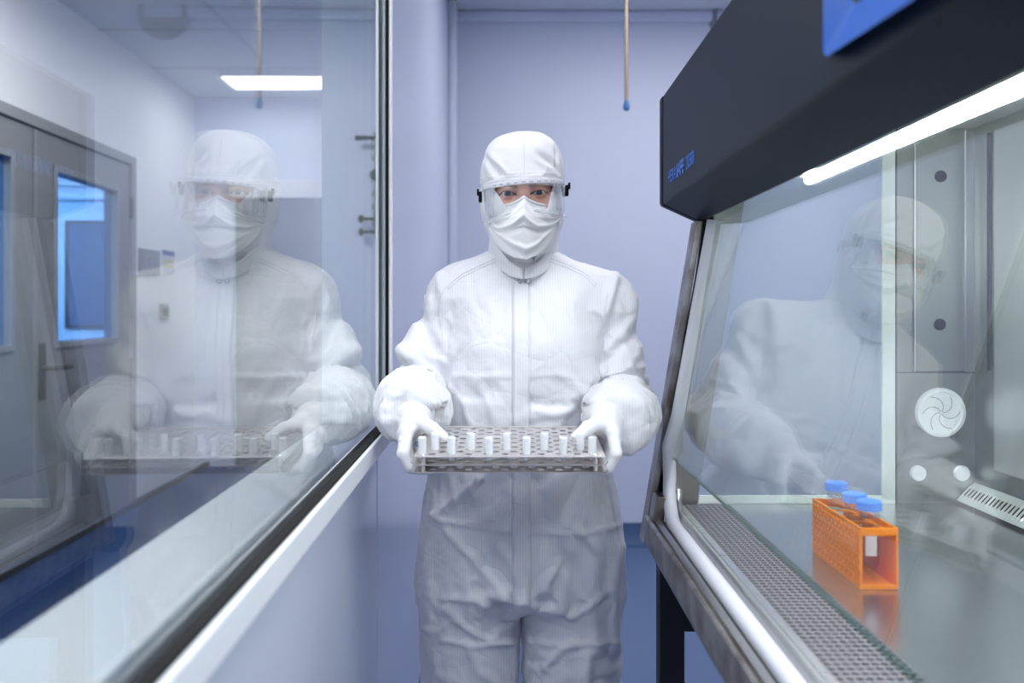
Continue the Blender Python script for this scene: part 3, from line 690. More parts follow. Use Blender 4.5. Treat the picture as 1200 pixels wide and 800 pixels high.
# ================================================================== the person
# implicit surfaces: the figure is modelled as smooth unions of tapered limbs, meshed by surface nets (coordinates: z relative to camera height)
def smin(a, b, k):
    h = np.clip(0.5 + 0.5 * (b - a) / k, 0, 1); return b * (1 - h) + a * h - k * h * (1 - h)
def smax(a, b, k): return -smin(-a, -b, k)
def cap(p, a, b, ra, rb, sy=1.0):
    a = np.array(a, float); b = np.array(b, float); s = np.array([1, 1 / sy, 1.0])
    q = (p - a) * s; d = (b - a) * s
    h = np.clip(q @ d / (d @ d), 0, 1); return np.sqrt(((q - h[..., None] * d) ** 2).sum(-1)) - (ra + (rb - ra) * h)
def ell(p, c, r, e=2.0):
    q = np.abs((p - np.array(c)) / np.array(r)); k = (q ** e).sum(-1) ** (1 / e); return (k - 1) * min(r)
def sph(p, c, r): return np.sqrt(((p - np.array(c)) ** 2).sum(-1)) - r

def surface_nets(f, lo, hi, h):
    lo = np.array(lo, float); n = np.ceil((np.array(hi) - lo) / h).astype(int) + 1
    xs = lo[0] + h * np.arange(n[0]); ys = lo[1] + h * np.arange(n[1]); zs = lo[2] + h * np.arange(n[2])
    V = np.empty(n, np.float32)
    X, Y = np.meshgrid(xs, ys, indexing='ij')
    for k0 in range(0, n[2], 16):
        zz = zs[k0:k0 + 16]
        P = np.empty((n[0], n[1], len(zz), 3)); P[..., 0] = X[..., None]; P[..., 1] = Y[..., None]; P[..., 2] = zz
        V[:, :, k0:k0 + 16] = f(P.reshape(-1, 3)).reshape(n[0], n[1], len(zz))
    I = V < 0
    c = np.zeros(n - 1, int)
    cs = [(i, j, k) for i in (0, 1) for j in (0, 1) for k in (0, 1)]
    for i, j, k in cs: c += I[i:n[0] - 1 + i, j:n[1] - 1 + j, k:n[2] - 1 + k]
    act = np.argwhere((c > 0) & (c < 8)); idx = -np.ones(n - 1, int); idx[tuple(act.T)] = np.arange(len(act))
    acc = np.zeros((len(act), 3)); cnt = np.zeros(len(act))
    for a in cs:
        for ax in range(3):
            if a[ax]: continue
            b = list(a); b[ax] = 1
            va = V[act[:, 0] + a[0], act[:, 1] + a[1], act[:, 2] + a[2]]; vb = V[act[:, 0] + b[0], act[:, 1] + b[1], act[:, 2] + b[2]]
            m = (va < 0) != (vb < 0); t = np.where(m, va / np.where(m, va - vb, 1), 0)
            pos = np.array(a, float)[None, :].repeat(len(act), 0); pos[:, ax] += t
            acc[m] += pos[m]; cnt[m] += 1
    verts = (act + acc / cnt[:, None]) * h + lo
    faces = []
    for ax in range(3):
        sl0 = [slice(None)] * 3; sl1 = [slice(None)] * 3; sl0[ax] = slice(0, -1); sl1[ax] = slice(1, None)
        A = I[tuple(sl0)]; B = I[tuple(sl1)]; e = np.argwhere(A != B); u, w_ = [(1, 2), (2, 0), (0, 1)][ax]
        e = e[(e[:, u] > 0) & (e[:, w_] > 0) & (e[:, u] < n[u] - 1) & (e[:, w_] < n[w_] - 1)]
        q = []
        for du, dw in ((-1, -1), (0, -1), (0, 0), (-1, 0)):
            g = e.copy(); g[:, u] += du; g[:, w_] += dw; q.append(idx[g[:, 0], g[:, 1], g[:, 2]])
        q = np.stack(q, 1); flip = ~A[e[:, 0], e[:, 1], e[:, 2]]; q[flip] = q[flip][:, ::-1]
        faces.append(q)
    F = np.concatenate(faces); return verts, F[(F >= 0).all(1)]

def vnormals(v, f):
    a = v[f[:, 2]] - v[f[:, 0]]; b = v[f[:, 3]] - v[f[:, 1]]; n = np.cross(a, b); out = np.zeros_like(v)
    for k in range(4): np.add.at(out, f[:, k], n)
    return out / np.maximum(np.linalg.norm(out, axis=1, keepdims=True), 1e-12)
def relax(v, f, it=1, w_=0.5):
    for _ in range(it):
        acc = np.zeros_like(v); c = np.zeros(len(v))
        for k in range(4):
            a, b = f[:, k], f[:, (k + 1) % 4]; np.add.at(acc, a, v[b]); np.add.at(c, a, 1); np.add.at(acc, b, v[a]); np.add.at(c, b, 1)
        v = v * (1 - w_) + w_ * acc / np.maximum(c, 1)[:, None]
    return v
def _h(i, j, k, s): 
    n = (i * 374761393 + j * 668265263 + k * 2147483647 + s * 974634777) & 0xffffffff
    n = ((n ^ (n >> 13)) * 1274126177) & 0xffffffff
    return ((n ^ (n >> 16)) & 0xffff) / 65535.0
def noise(p, s=0):
    i = np.floor(p).astype(np.int64); f = p - i; f = f * f * f * (f * (f * 6 - 15) + 10); r = 0
    for a in (0, 1):
        for b in (0, 1):
            for c in (0, 1):
                r = r + _h(i[:, 0] + a, i[:, 1] + b, i[:, 2] + c, s) * (f[:, 0] if a else 1 - f[:, 0]) * (f[:, 1] if b else 1 - f[:, 1]) * (f[:, 2] if c else 1 - f[:, 2])
    return r * 2 - 1
def ridged(p, s=0): return 1 - 2 * np.abs(noise(p, s))

def np_mesh(name, v, f, mat, parent, smooth=True, label=None, col=None, loc=None):
    off = np.array(parent_loc(parent)) if parent else np.zeros(3)
    me = bpy.data.meshes.new(name)
    w3 = v + np.array([0, 0, CZ]) - off
    if loc is not None: w3 = w3 - np.array(loc)
    me.from_pydata(w3.tolist(), [], f.tolist() if hasattr(f, 'tolist') else f); me.materials.append(mat)
    if smooth: me.polygons.foreach_set('use_smooth', [True] * len(me.polygons))
    if col is not None:
        at = me.color_attributes.new('Col', 'FLOAT_COLOR', 'POINT'); at.data.foreach_set('color', np.concatenate([col, np.ones((len(col), 1))], 1).astype(np.float32).ravel())
    o = bpy.data.objects.new(name, me); COL.objects.link(o); o.parent = parent
    if loc is not None: o.location = loc
    if label: o['label'] = label
    return o

PX = lambda px, y: (px - 600) / 1000 * y
PZ = lambda py, y: (363 - py) / 1000 * y

# ---- torso stations: z, centre x, half width, half depth, centre y
ST = np.array([
    (0.16, 0.022, 0.050, 0.052, 1.715), (0.12, 0.022, 0.064, 0.062, 1.72), (0.095, 0.022, 0.105, 0.075, 1.725), (0.06, 0.026, 0.145, 0.098, 1.73),
    (0.02, 0.028, 0.160, 0.115, 1.735), (-0.04, 0.026, 0.158, 0.128, 1.735), (-0.10, 0.018, 0.154, 0.128, 1.735), (-0.17, 0.014, 0.150, 0.122, 1.738),
    (-0.24, 0.014, 0.160, 0.122, 1.74), (-0.30, 0.016, 0.180, 0.128, 1.745), (-0.36, 0.017, 0.194, 0.134, 1.75), (-0.42, 0.018, 0.202, 0.136, 1.75),
    (-0.50, 0.018, 0.207, 0.134, 1.75), (-0.60, 0.018, 0.208, 0.128, 1.75), (-0.75, 0.018, 0.208, 0.12, 1.75)])
_zz = np.linspace(0.16, -0.75, 183); _ker = np.exp(-np.linspace(-2, 2, 13) ** 2); _ker /= _ker.sum()
STS = [np.convolve(np.pad(np.interp(_zz, ST[::-1, 0], ST[::-1, k]), 6, mode='edge'), _ker, 'valid') for k in range(1, 5)]
def torso(p, off=0.0):
    z = np.clip(p[:, 2], -0.75, 0.16); g = lambda k: np.interp(z, _zz[::-1], STS[k][::-1])
    cx, a, b, cy_ = g(0), g(1) - off, g(2) - off, g(3)
    q = (np.abs((p[:, 0] - cx) / a) ** 2.35 + np.abs((p[:, 1] - cy_) / b) ** 2.35) ** (1 / 2.35)
    return (q - 1) * np.minimum(a, b)
SHL, ELL, WRL = (-0.103, 1.735, 0.022), (-0.192, 1.715, -0.178), (-0.172, 1.505, -0.186)
SHR, ELR, WRR = (0.186, 1.740, 0.010), (0.222, 1.715, -0.190), (0.166, 1.505, -0.190)
CUL, CUR = (-0.178, 1.50, -0.182), (0.188, 1.50, -0.196)
def suit(p, off=0.0, body=False):
    d = torso(p, off); d = smax(d, p[:, 2] - (0.118 - off), 0.015)
    d = smax(d, -(p[:, 2] + 0.560), 0.03); legs = None
    d = smin(d, cap(p, (0.02, 1.74, 0.062), SHL, 0.048 - off, 0.052 - off), 0.05); d = smin(d, cap(p, (0.03, 1.74, 0.055), SHR, 0.048 - off, 0.052 - off), 0.05)
    for hip, knee, ank in (((-0.0855, 1.755, -0.56), (-0.0885, 1.745, -0.87), (-0.100, 1.77, -1.26)), ((0.1215, 1.755, -0.56), (0.1230, 1.745, -0.87), (0.130, 1.77, -1.26))):
        leg = smin(cap(p, hip, knee, 0.101 - off, 0.092 - off, 1.10), cap(p, knee, ank, 0.092 - off, 0.070 - off, 1.05), 0.03)
        legs = leg if legs is None else smin(legs, leg, 0.006)
    d = smin(d, legs, 0.035)
    for S, E, C, r1 in ((SHL, ELL, CUL, 0.056), (SHR, ELR, CUR, 0.056)):
        mid = tuple((np.array(S) * 0.45 + np.array(E) * 0.55) + np.array([0.0, 0.004, 0]))
        arm = smin(cap(p, S, mid, r1 - off, 0.053 - off), cap(p, mid, E, 0.053 - off, 0.050 - off), 0.02)
        if S[0] < 0: arm = smin(arm, cap(p, (-0.180, 1.71, -0.055), (-0.200, 1.685, -0.086), 0.030 - off, 0.026 - off), 0.02)
        if body: fore = cap(p, E, C, 0.036, 0.024)
        else:
            m2 = np.array(E) * 0.5 + np.array(C) * 0.5
            fore = smin(cap(p, E, m2, 0.052, 0.056), cap(p, m2, C, 0.056, 0.050), 0.03)
            fore = smax(fore, 1.478 - p[:, 1], 0.012)
        arm = smin(arm, fore, 0.016)
        k = 0.012 + 0.045 * np.clip((p[:, 2] + 0.04) / 0.09, 0, 1)
        h = np.clip(0.5 + 0.5 * (d - arm) / k, 0, 1); d = d * (1 - h) + arm * h - k * h * (1 - h)
    return d

# ---- hands (left in the picture; the other is its mirror image about x = -0.004)
def hand(p, off=0.0):
    W = (-0.170, 1.525, -0.183)
    mcp = [(-0.176, 1.420, -0.203), (-0.182, 1.440, -0.211), (-0.183, 1.460, -0.219), (-0.180, 1.478, -0.225)]
    d = cap(p, (-0.174, 1.56, -0.182), (-0.171, 1.50, -0.186), 0.030 - off, 0.024 - off)
    for m in mcp: d = smin(d, cap(p, (-0.170, 1.492, -0.192), m, 0.0165 - off, 0.0105 - off), 0.014)
    d = smin(d, cap(p, (-0.166, 1.488, -0.190), (-0.160, 1.448, -0.192), 0.018 - off, 0.0135 - off), 0.014)
    ry = [1.402, 1.425, 1.448, 1.468]
    for k, m in enumerate(mcp):
        r = (0.0098, 0.0100, 0.0095, 0.0086)[k] - off; y = ry[k]; zo = -0.002 * k
        zo = 0.0017 * k; pip = (-0.1785, y, -0.236); dip = (-0.1665, y - 0.001, -0.2590 + zo); tip = (-0.143 - 0.003 * (k == 3), y + 0.001, -0.2635 + zo)
        f = smin(cap(p, m, pip, r + 0.001, r), cap(p, pip, dip, r, r * 0.94), 0.004); f = smin(f, cap(p, dip, tip, r * 0.94, r * 0.80), 0.004)
        d = smin(d, f, 0.0045)
    T0, T1, T2, T3 = (-0.164, 1.482, -0.189), (-0.153, 1.444, -0.190), (-0.134, 1.422, -0.197), (-0.1135, 1.408, -0.2095)
    t = smin(cap(p, T0, T1, 0.015 - off, 0.0125 - off), cap(p, T1, T2, 0.0122 - off, 0.0112 - off), 0.006); t = smin(t, cap(p, T2, T3, 0.0110 - off, 0.0088 - off), 0.005)
    return smin(d, t, 0.008)
def mir(p): q = p.copy(); q[:, 0] = -0.008 - q[:, 0]; return q

# ---- head: local frame at HC, rolled by 3 degrees
HC = np.array([0.0215, 1.690, 0.2155]); RO = math.radians(2.2)
def tol(p):
    q = p - HC; c, s = math.cos(RO), math.sin(RO)
    return np.stack([q[:, 0] * c + q[:, 2] * s, q[:, 1], -q[:, 0] * s + q[:, 2] * c], 1)
def fromL(v):
    v = np.atleast_2d(v); c, s = math.cos(RO), math.sin(RO)
    return np.stack([v[:, 0] * c - v[:, 2] * s, v[:, 1], v[:, 0] * s + v[:, 2] * c], 1) + HC
def head_simple(q):
    d = smin(ell(q, (0, 0.004, 0.030), (0.071, 0.091, 0.088)), ell(q, (0, -0.024, -0.032), (0.060, 0.066, 0.082)), 0.03)
    return smin(d, cap(q, (0, 0.02, -0.05), (0, 0.035, -0.16), 0.052, 0.055), 0.02)
def head_full(q):
    d = head_simple(q)
    for s in (-1, 1): d = smin(d, sph(q, (s * 0.037, -0.066, -0.027), 0.0215), 0.018); d = smin(d, ell(q, (s * 0.0705, 0.01, -0.005), (0.008, 0.020, 0.030)), 0.008)
    return d
EY = 0.0298; EC = (-0.0762, 0.0035)
def head(q):
    d = head_simple(q)
    d = smin(d, cap(q, (-0.028, -0.080, 0.020), (0.028, -0.080, 0.020), 0.0085, 0.0085), 0.014)
    for s in (-1, 1):
        d = smin(d, sph(q, (s * 0.037, -0.066, -0.027), 0.021), 0.018)
        d = smax(d, -sph(q, (s * 0.0300, -0.1015, 0.002), 0.0175), 0.012)
        d = smin(d, sph(q, (s * EY, EC[0], EC[1]), 0.0133), 0.0035)
    d = smin(d, cap(q, (0, -0.082, 0.006), (0, -0.106, -0.034), 0.0062, 0.011), 0.011)
    d = smin(d, sph(q, (0, -0.100, -0.038), 0.012), 0.008)
    for s in (-1, 1):
        x = (q[:, 0] - s * EY) * s                    # + towards the temple
        u = x / 0.0138
        zu = EC[1] + 0.0043 * (1 - u * u) + 0.0010 * u; zl = EC[1] - 0.0040 * (1 - u * u) + 0.0010 * u
        op = np.maximum(np.maximum(q[:, 2] - zu, zl - q[:, 2]), q[:, 1] - (EC[0] - 0.003))
        d = smax(d, -op, 0.0008)
    for s in (-1, 1):                                  # ears, under the hood
        d = smin(d, ell(q, (s * 0.070, 0.01, -0.005), (0.007, 0.018, 0.028)), 0.006)
    d = smin(d, cap(q, (-0.018, -0.083, -0.066), (0.018, -0.083, -0.066), 0.006, 0.006), 0.006)   # lips
    return d
def head_w(p): return head(tol(p))

person = thing('person', (0.02, 1.74, 0.0), 'person in white cleanroom coverall, hood, mask and goggles holding a perforated steel rack of vials', 'person')
# materials
def skin_mat():
    m, nt = new_mat('skin'); out = N(nt, 'ShaderNodeOutputMaterial'); b = N(nt, 'ShaderNodeBsdfPrincipled'); nt.links.new(b.outputs[0], out.inputs[0])
    at = N(nt, 'ShaderNodeAttribute', attribute_name='Col'); nt.links.new(at.outputs['Color'], b.inputs['Base Color'])
    b.inputs['Roughness'].default_value = 0.45; b.inputs['Subsurface Weight'].default_value = 0.12; b.inputs['Subsurface Scale'].default_value = 0.006
    tc = N(nt, 'ShaderNodeTexCoord'); n = N(nt, 'ShaderNodeTexNoise', Scale=900.0); bp = N(nt, 'ShaderNodeBump', Strength=0.08, Distance=0.001)
    nt.links.new(tc.outputs['Object'], n.inputs['Vector']); nt.links.new(n.outputs[0], bp.inputs['Height']); nt.links.new(bp.outputs[0], b.inputs['Normal'])
    return m
M['skin'] = skin_mat()
def fabric(name, color, stripes=True, crease=0.35, cscale=22, fine=0.15, rough=0.55):
    m, nt = new_mat(name); out = N(nt, 'ShaderNodeOutputMaterial'); b = N(nt, 'ShaderNodeBsdfPrincipled'); nt.links.new(b.outputs[0], out.inputs[0])
    b.inputs['Roughness'].default_value = rough; b.inputs['Specular IOR Level'].default_value = 0.35; b.inputs['Sheen Weight'].default_value = 0.1
    tc = N(nt, 'ShaderNodeTexCoord'); L = nt.links.new
    base = (*color, 1); b.inputs['Base Color'].default_value = base
    if stripes:
        sx = N(nt, 'ShaderNodeSeparateXYZ'); L(tc.outputs['Object'], sx.inputs[0])
        mu = N(nt, 'ShaderNodeMath', operation='MULTIPLY'); mu.inputs[1].default_value = 1 / 0.0052; L(sx.outputs[0], mu.inputs[0])
        fr_ = N(nt, 'ShaderNodeMath', operation='FRACT'); L(mu.outputs[0], fr_.inputs[0])
        lt = N(nt, 'ShaderNodeMath', operation='LESS_THAN'); lt.inputs[1].default_value = 0.17; L(fr_.outputs[0], lt.inputs[0])
        mx = N(nt, 'ShaderNodeMix', data_type='RGBA'); mx.inputs[6].default_value = base; mx.inputs[7].default_value = (color[0] * 0.89, color[1] * 0.90, color[2] * 0.92, 1)
        L(lt.outputs[0], mx.inputs[0]); L(mx.outputs[2], b.inputs['Base Color'])
    # crumple: warped ridged noise plus a fine one
    wn = N(nt, 'ShaderNodeTexNoise', Scale=6.0, Detail=2.0); L(tc.outputs['Object'], wn.inputs['Vector'])
    vm = N(nt, 'ShaderNodeVectorMath', operation='MULTIPLY_ADD'); vm.inputs[1].default_value = (0.12, 0.12, 0.12); L(wn.outputs['Color'], vm.inputs[0]); L(tc.outputs['Object'], vm.inputs[2])
    vo = N(nt, 'ShaderNodeTexVoronoi', Scale=float(cscale), feature='DISTANCE_TO_EDGE'); L(vm.outputs[0], vo.inputs['Vector'])
    cr = N(nt, 'ShaderNodeMath', operation='POWER'); cr.inputs[1].default_value = 0.6; L(vo.outputs['Distance'], cr.inputs[0])
    n2 = N(nt, 'ShaderNodeTexNoise', Scale=70.0, Detail=4.0, Roughness=0.6); L(tc.outputs['Object'], n2.inputs['Vector'])
    b1 = N(nt, 'ShaderNodeBump', Strength=crease, Distance=0.006); L(cr.outputs[0], b1.inputs['Height'])
    b2 = N(nt, 'ShaderNodeBump', Strength=fine, Distance=0.004); L(n2.outputs[0], b2.inputs['Height']); L(b1.outputs[0], b2.inputs['Normal'])
    L(b2.outputs[0], b.inputs['Normal'])
    return m
M['suit'] = fabric('white_coverall_fabric', (0.80, 0.80, 0.84), True, 0.45, 13, 0.30)
M['hoodf'] = fabric('white_hood_fabric', (0.86, 0.86, 0.89), False, 0.15, 30, 0.15)
M['maskf'] = fabric('white_mask_fabric', (0.86, 0.86, 0.88), False, 0.05, 40, 0.12)
M['glove'] = fabric('white_glove_latex', (0.78, 0.77, 0.80), False, 0.10, 45, 0.10, 0.42)

# body: one continuous figure under the clothes
def body_sdf(p):
    d = suit(p, 0.016, True)
    hz = tol(p); d = smin(d, head_simple(hz), 0.02)
    d = smin(d, hand(p, 0.0035), 0.012); d = smin(d, hand(mir(p), 0.0035), 0.012)
    for s, x in ((-1, -0.100), (1, 0.130)): d = smin(d, cap(p, (x, 1.77, -1.28), (x, 1.66, -1.30), 0.036, 0.028), 0.02)
    return d
bv, bf = surface_nets(body_sdf, (-0.28, 1.34, -1.345), (0.31, 1.93, 0.345), 0.0085)
bcol = np.tile(np.array([[0.62, 0.36, 0.28]]), (len(bv), 1))
# the finer face replaces the coarse head above the neck
keep = ~((bv[:, 2] > 0.085) & (np.hypot(bv[:, 0] - 0.0215, bv[:, 1] - 1.70) < 0.16))
hv, hf = surface_nets(head_w, (-0.065, 1.575, 0.075), (0.108, 1.80, 0.342), 0.00125)
hv = relax(hv, hf, 1, 0.4)
q = tol(hv)
sk = np.array([0.66, 0.385, 0.30]); col = np.tile(sk, (len(hv), 1))
nz = noise(hv * 60, 3)[:, None]; col = col * (1 + 0.05 * nz)
# cheeks, nose and lower lids pinker
pink = np.exp(-((np.abs(q[:, 0]) - 0.030) ** 2 / 0.014 ** 2 + (q[:, 2] + 0.016) ** 2 / 0.012 ** 2)) + 0.7 * np.exp(-(q[:, 0] ** 2 / 0.010 ** 2 + (q[:, 2] + 0.010) ** 2 / 0.02 ** 2))
col = col * (1 - 0.5 * pink[:, None]) + np.array([0.72, 0.33, 0.26]) * 0.5 * pink[:, None]
for s in (-1, 1):
    x = (q[:, 0] - s * EY) * s; u = x / 0.0138
    zu = EC[1] + 0.0043 * (1 - u * u) + 0.0010 * u; zl = EC[1] - 0.0040 * (1 - u * u) + 0.0010 * u
    front = (q[:, 1] < -0.05) & (np.abs(u) < 1.25)
    lash = np.where(front, np.exp(-np.maximum(q[:, 2] - zu, 0) ** 2 / 0.0021 ** 2) * (q[:, 2] > zu - 0.0015), 0)
    lashl = np.where(front, 0.6 * np.exp(-np.maximum(zl - q[:, 2], 0) ** 2 / 0.0012 ** 2) * (q[:, 2] < zl + 0.0012), 0)
    k = np.clip(lash + lashl, 0, 1)[:, None]; col = col * (1 - k) + np.array([0.03, 0.018, 0.015]) * k
    bz_ = 0.0185 + 0.0045 * np.clip(x / 0.02 + 0.3, -1, 1) - 0.0030 * np.clip(x / 0.02 - 0.4, 0, 2) ** 2 * 2.0
    th = 0.0030 * np.clip(1.15 - x / 0.024, 0.25, 1)
    br = np.exp(-((q[:, 2] - bz_) / th) ** 2) * (np.abs(x - 0.003) < 0.022) * (q[:, 1] < -0.03) * (0.75 + 0.25 * noise(hv * 700, 5))
    k = np.clip(br, 0, 1)[:, None]; col = col * (1 - 0.85 * k) + np.array([0.085, 0.045, 0.03]) * 0.85 * k
dark_side = (q[:, 0] > 0.0535) & (q[:, 1] > -0.075) & (q[:, 2] > 0.0)
col[dark_side] = np.array([0.03, 0.018, 0.014])  # very dark brown beside the eye on the +x side of the face
keepf = keep[bf].all(1)
V_ = np.concatenate([bv, hv]); F_ = np.concatenate([bf[keepf], hf + len(bv)]); C_ = np.concatenate([bcol, col])
used = np.zeros(len(V_), bool); used[F_.ravel()] = True; rm = np.cumsum(used) - 1
np_mesh('body', V_[used], rm[F_], M['skin'], person, label='face with grey-blue eyes between mask and goggles rim', col=C_[used])

# eyes
def eye_mat():
    m, nt = new_mat('eye'); out = N(nt, 'ShaderNodeOutputMaterial'); b = N(nt, 'ShaderNodeBsdfPrincipled'); L = nt.links.new; L(b.outputs[0], out.inputs[0])
    tc = N(nt, 'ShaderNodeTexCoord'); sp = N(nt, 'ShaderNodeSeparateXYZ'); L(tc.outputs['Object'], sp.inputs[0])
    cb = N(nt, 'ShaderNodeCombineXYZ'); L(sp.outputs[0], cb.inputs[0]); L(sp.outputs[2], cb.inputs[2])
    ln = N(nt, 'ShaderNodeVectorMath', operation='LENGTH'); L(cb.outputs[0], ln.inputs[0])
    r = N(nt, 'ShaderNodeValToRGB'); mr = N(nt, 'ShaderNodeMath', operation='MULTIPLY'); mr.inputs[1].default_value = 100.0; L(ln.outputs['Value'], mr.inputs[0]); L(mr.outputs[0], r.inputs[0])
    e = r.color_ramp.elements; e[0].position = 0.0; e[0].color = (0.004, 0.004, 0.005, 1); e[1].position = 0.30; e[1].color = (0.004, 0.004, 0.005, 1)
    for p_, c_ in ((0.33, (0.04, 0.06, 0.07, 1)), (0.47, (0.07, 0.10, 0.12, 1)), (0.57, (0.012, 0.02, 0.028, 1)), (0.68, (0.62, 0.58, 0.57, 1)), (1.0, (0.52, 0.42, 0.40, 1))):
        x = e.new(p_); x.color = c_
    L(r.outputs[0], b.inputs['Base Color']); b.inputs['Roughness'].default_value = 0.12
    return m
M['eye'] = eye_mat()
for s in (-1, 1):
    c_ = fromL((s * EY, EC[0] + 0.0004, EC[1]))[0]
    mb = MB().lathe((0, 0, 0), (0, -1, 0), [(0.0123 * math.sin(PI * k / 24), -0.0123 * math.cos(PI * k / 24)) for k in range(25)], 32)
    o = mb.build('eye', M['eye'], None, smooth=True, label='grey-blue eye'); o.parent = person
    o.location = Vector((c_[0], c_[1], c_[2] + CZ)) - person.location

# ---- coverall
FOLDS = [  # polyline in view angles (per mille of depth), height, width
    ([(514, 322), (520, 350), (519, 400)], 0.005, 5), ([(505, 352), (512, 385), (520, 410)], 0.005, 6), ([(492, 362), (503, 400), (520, 445)], -0.004, 5),
    ([(468, 408), (490, 425), (515, 447)], 0.008, 7), ([(470, 425), (492, 440), (512, 460)], -0.007, 6), ([(486, 378), (484, 400), (474, 412)], 0.004, 6),
    ([(722, 322), (716, 345), (711, 365)], 0.007, 5), ([(728, 335), (722, 360), (708, 395)], -0.006, 5), ([(745, 350), (738, 375), (712, 410)], 0.006, 6),
    ([(750, 385), (735, 400), (708, 425)], -0.004, 5), ([(752, 400), (738, 425), (705, 442)], 0.006, 6), ([(757, 430), (735, 432), (712, 445)], 0.005, 5),
    ([(694, 363), (701, 367), (710, 378)], 0.006, 3), ([(715, 342), (700, 375), (700, 410)], 0.003, 8),
    ([(530, 440), (565, 442), (600, 440)], 0.0022, 3), ([(535, 413), (570, 408), (600, 414)], 0.002, 10), ([(624, 440), (655, 438), (690, 446)], 0.0018, 3),
    ([(660, 440), (680, 455), (692, 475)], 0.004, 6), ([(620, 470), (640, 478), (655, 472)], -0.004, 5), ([(632, 480), (650, 486), (668, 480)], 0.004, 5),
    ([(525, 450), (545, 470), (550, 495)], 0.003, 5), ([(560, 450), (575, 475), (580, 500)], 0.0025, 5),
    ([(512, 602), (545, 577), (562, 560)], 0.006, 5), ([(525, 611), (575, 619), (622, 622), (680, 626), (725, 615)], 0.0035, 3), ([(525, 622), (545, 645), (556, 652)], 0.006, 4),
    ([(511, 600), (514, 607), (520, 610)], 0.005, 3), ([(550, 600), (575, 590), (600, 560)], -0.005, 14), ([(560, 650), (590, 625), (600, 600)], 0.004, 10),
    ([(655, 560), (650, 600), (665, 640)], 0.005, 12), ([(625, 570), (640, 610), (665, 660)], -0.005, 12), ([(665, 616), (680, 622), (700, 645)], 0.004, 5),
    ([(522, 700), (560, 702), (600, 690)], 0.006, 5), ([(524, 712), (545, 735), (575, 752), (600, 752)], 0.006, 5), ([(520, 750), (560, 757), (600, 752)], 0.004, 3),
    ([(608, 715), (590, 735), (578, 745)], 0.005, 5), ([(608, 700), (585, 700), (568, 708)], 0.007, 7), ([(560, 690), (575, 705), (600, 712)], -0.006, 6),
    ([(622, 750), (660, 757), (718, 750)], 0.004, 3), ([(640, 782), (655, 765), (672, 755)], 0.006, 4), ([(665, 720), (655, 700), (640, 690)], 0.004, 5),
    ([(612, 700), (630, 712), (655, 715)], 0.006, 6), ([(672, 722), (695, 705), (712, 690)], 0.005, 5), ([(725, 640), (718, 690), (720, 760)], 0.007, 6),
    ([(500, 640), (505, 690), (500, 760)], 0.004, 7), ([(585, 640), (600, 660), (612, 690)], 0.005, 6), ([(630, 645), (620, 670), (612, 700)], 0.005, 6),
    ([(560, 660), (585, 690), (606, 712)], 0.005, 5), ([(655, 660), (632, 690), (612, 712)], 0.005, 5), ([(700, 660), (690, 700), (700, 760)], 0.004, 7),
    ([(550, 760), (560, 785), (580, 800)], 0.005, 6), ([(500, 735), (515, 740), (530, 728)], 0.004, 4), ([(690, 765), (685, 790), (690, 810)], 0.005, 6)]
def seg_d(P, a, b):
    a = np.array(a, float); b = np.array(b, float); d = b - a; t = np.clip(((P - a) @ d) / (d @ d), 0, 1); return np.hypot(*(P - a - t[:, None] * d).T)
def crumple(v, n, amp=1.0):
    p = v.copy(); w1 = np.stack([noise(p * 7, 11), noise(p * 7, 12), noise(p * 7, 13)], 1) * 0.05
    a = ridged((p + w1) * np.array([11, 11, 6]), 21) * 0.0020
    a += ridged((p + w1) * np.array([20, 20, 14]), 22) * 0.0014
    a += ridged((p + w1 * 1.5) * 42, 23) * 0.0009
    return a * amp
def dress(v, f):
    n = vnormals(v, f)
    # zones: chest calm, sleeves and trousers livelier
    x, y, z = v.T
    arm = np.minimum(cap(v, SHL, ELL, 0.06, 0.06), cap(v, SHR, ELR, 0.06, 0.06)) < 0.008
    fore = np.minimum(cap(v, ELL, CUL, 0.058, 0.058), cap(v, ELR, CUR, 0.058, 0.058)) < 0.012
    amp = np.interp(z, [-0.8, -0.5, -0.35, -0.2, -0.05, 0.1], [1.25, 1.15, 1.0, 0.7, 0.45, 0.4])
    amp = np.where(arm, 0.7, amp); amp = np.where(fore, 1.6, amp)
    d = crumple(v, n) * amp
    d = d + np.where(fore | arm, ridged(v * np.array([30, 30, 24]) + 0.8 * noise(v * 12, 71)[:, None], 72) * np.where(fore, 0.0055, 0.0024), 0)
    # gathers along the bunched forearm sleeves
    for E, C in ((ELL, CUL), (ELR, CUR)):
        a = np.array(E); b = np.array(C); ax = (b - a) / np.linalg.norm(b - a); t = (v - a) @ ax
        m = np.clip(1 - np.abs(cap(v, E, C, 0.056, 0.056)) / 0.03, 0, 1) * (t > -0.03)
        rad = (v - a) - t[:, None] * ax; ang = np.arctan2(rad[:, 2], rad[:, 0])
        ph = t / 0.026 + 0.5 * noise(np.stack([ang * 1.3, t * 20, ang * 0], 1), 31)
        d += m * 0.0052 * np.sin(2 * PI * ph) * (0.6 + 0.4 * noise(np.stack([ang * 2, t * 30, ang * 0 + 5], 1), 32))
    # long diagonal pulls on the upper sleeves
    P = np.stack([600 + 1000 * x / y, 363 - 1000 * z / y], 1); front = np.clip(-n[:, 1] * 1.6 + 0.1, 0, 1)
    for pts, h_, w_ in FOLDS:
        dd = np.min([seg_d(P, pts[i], pts[i + 1]) for i in range(len(pts) - 1)], 0)
        d += front * h_ * (1.5 if pts[0][1] > 540 else 1.15) * np.exp(-(dd / w_) ** 2)
    return v + n * d[:, None], n
sv, sf_ = surface_nets(lambda p: suit(p), (-0.29, 1.44, -1.34), (0.32, 1.92, 0.14), 0.0048)
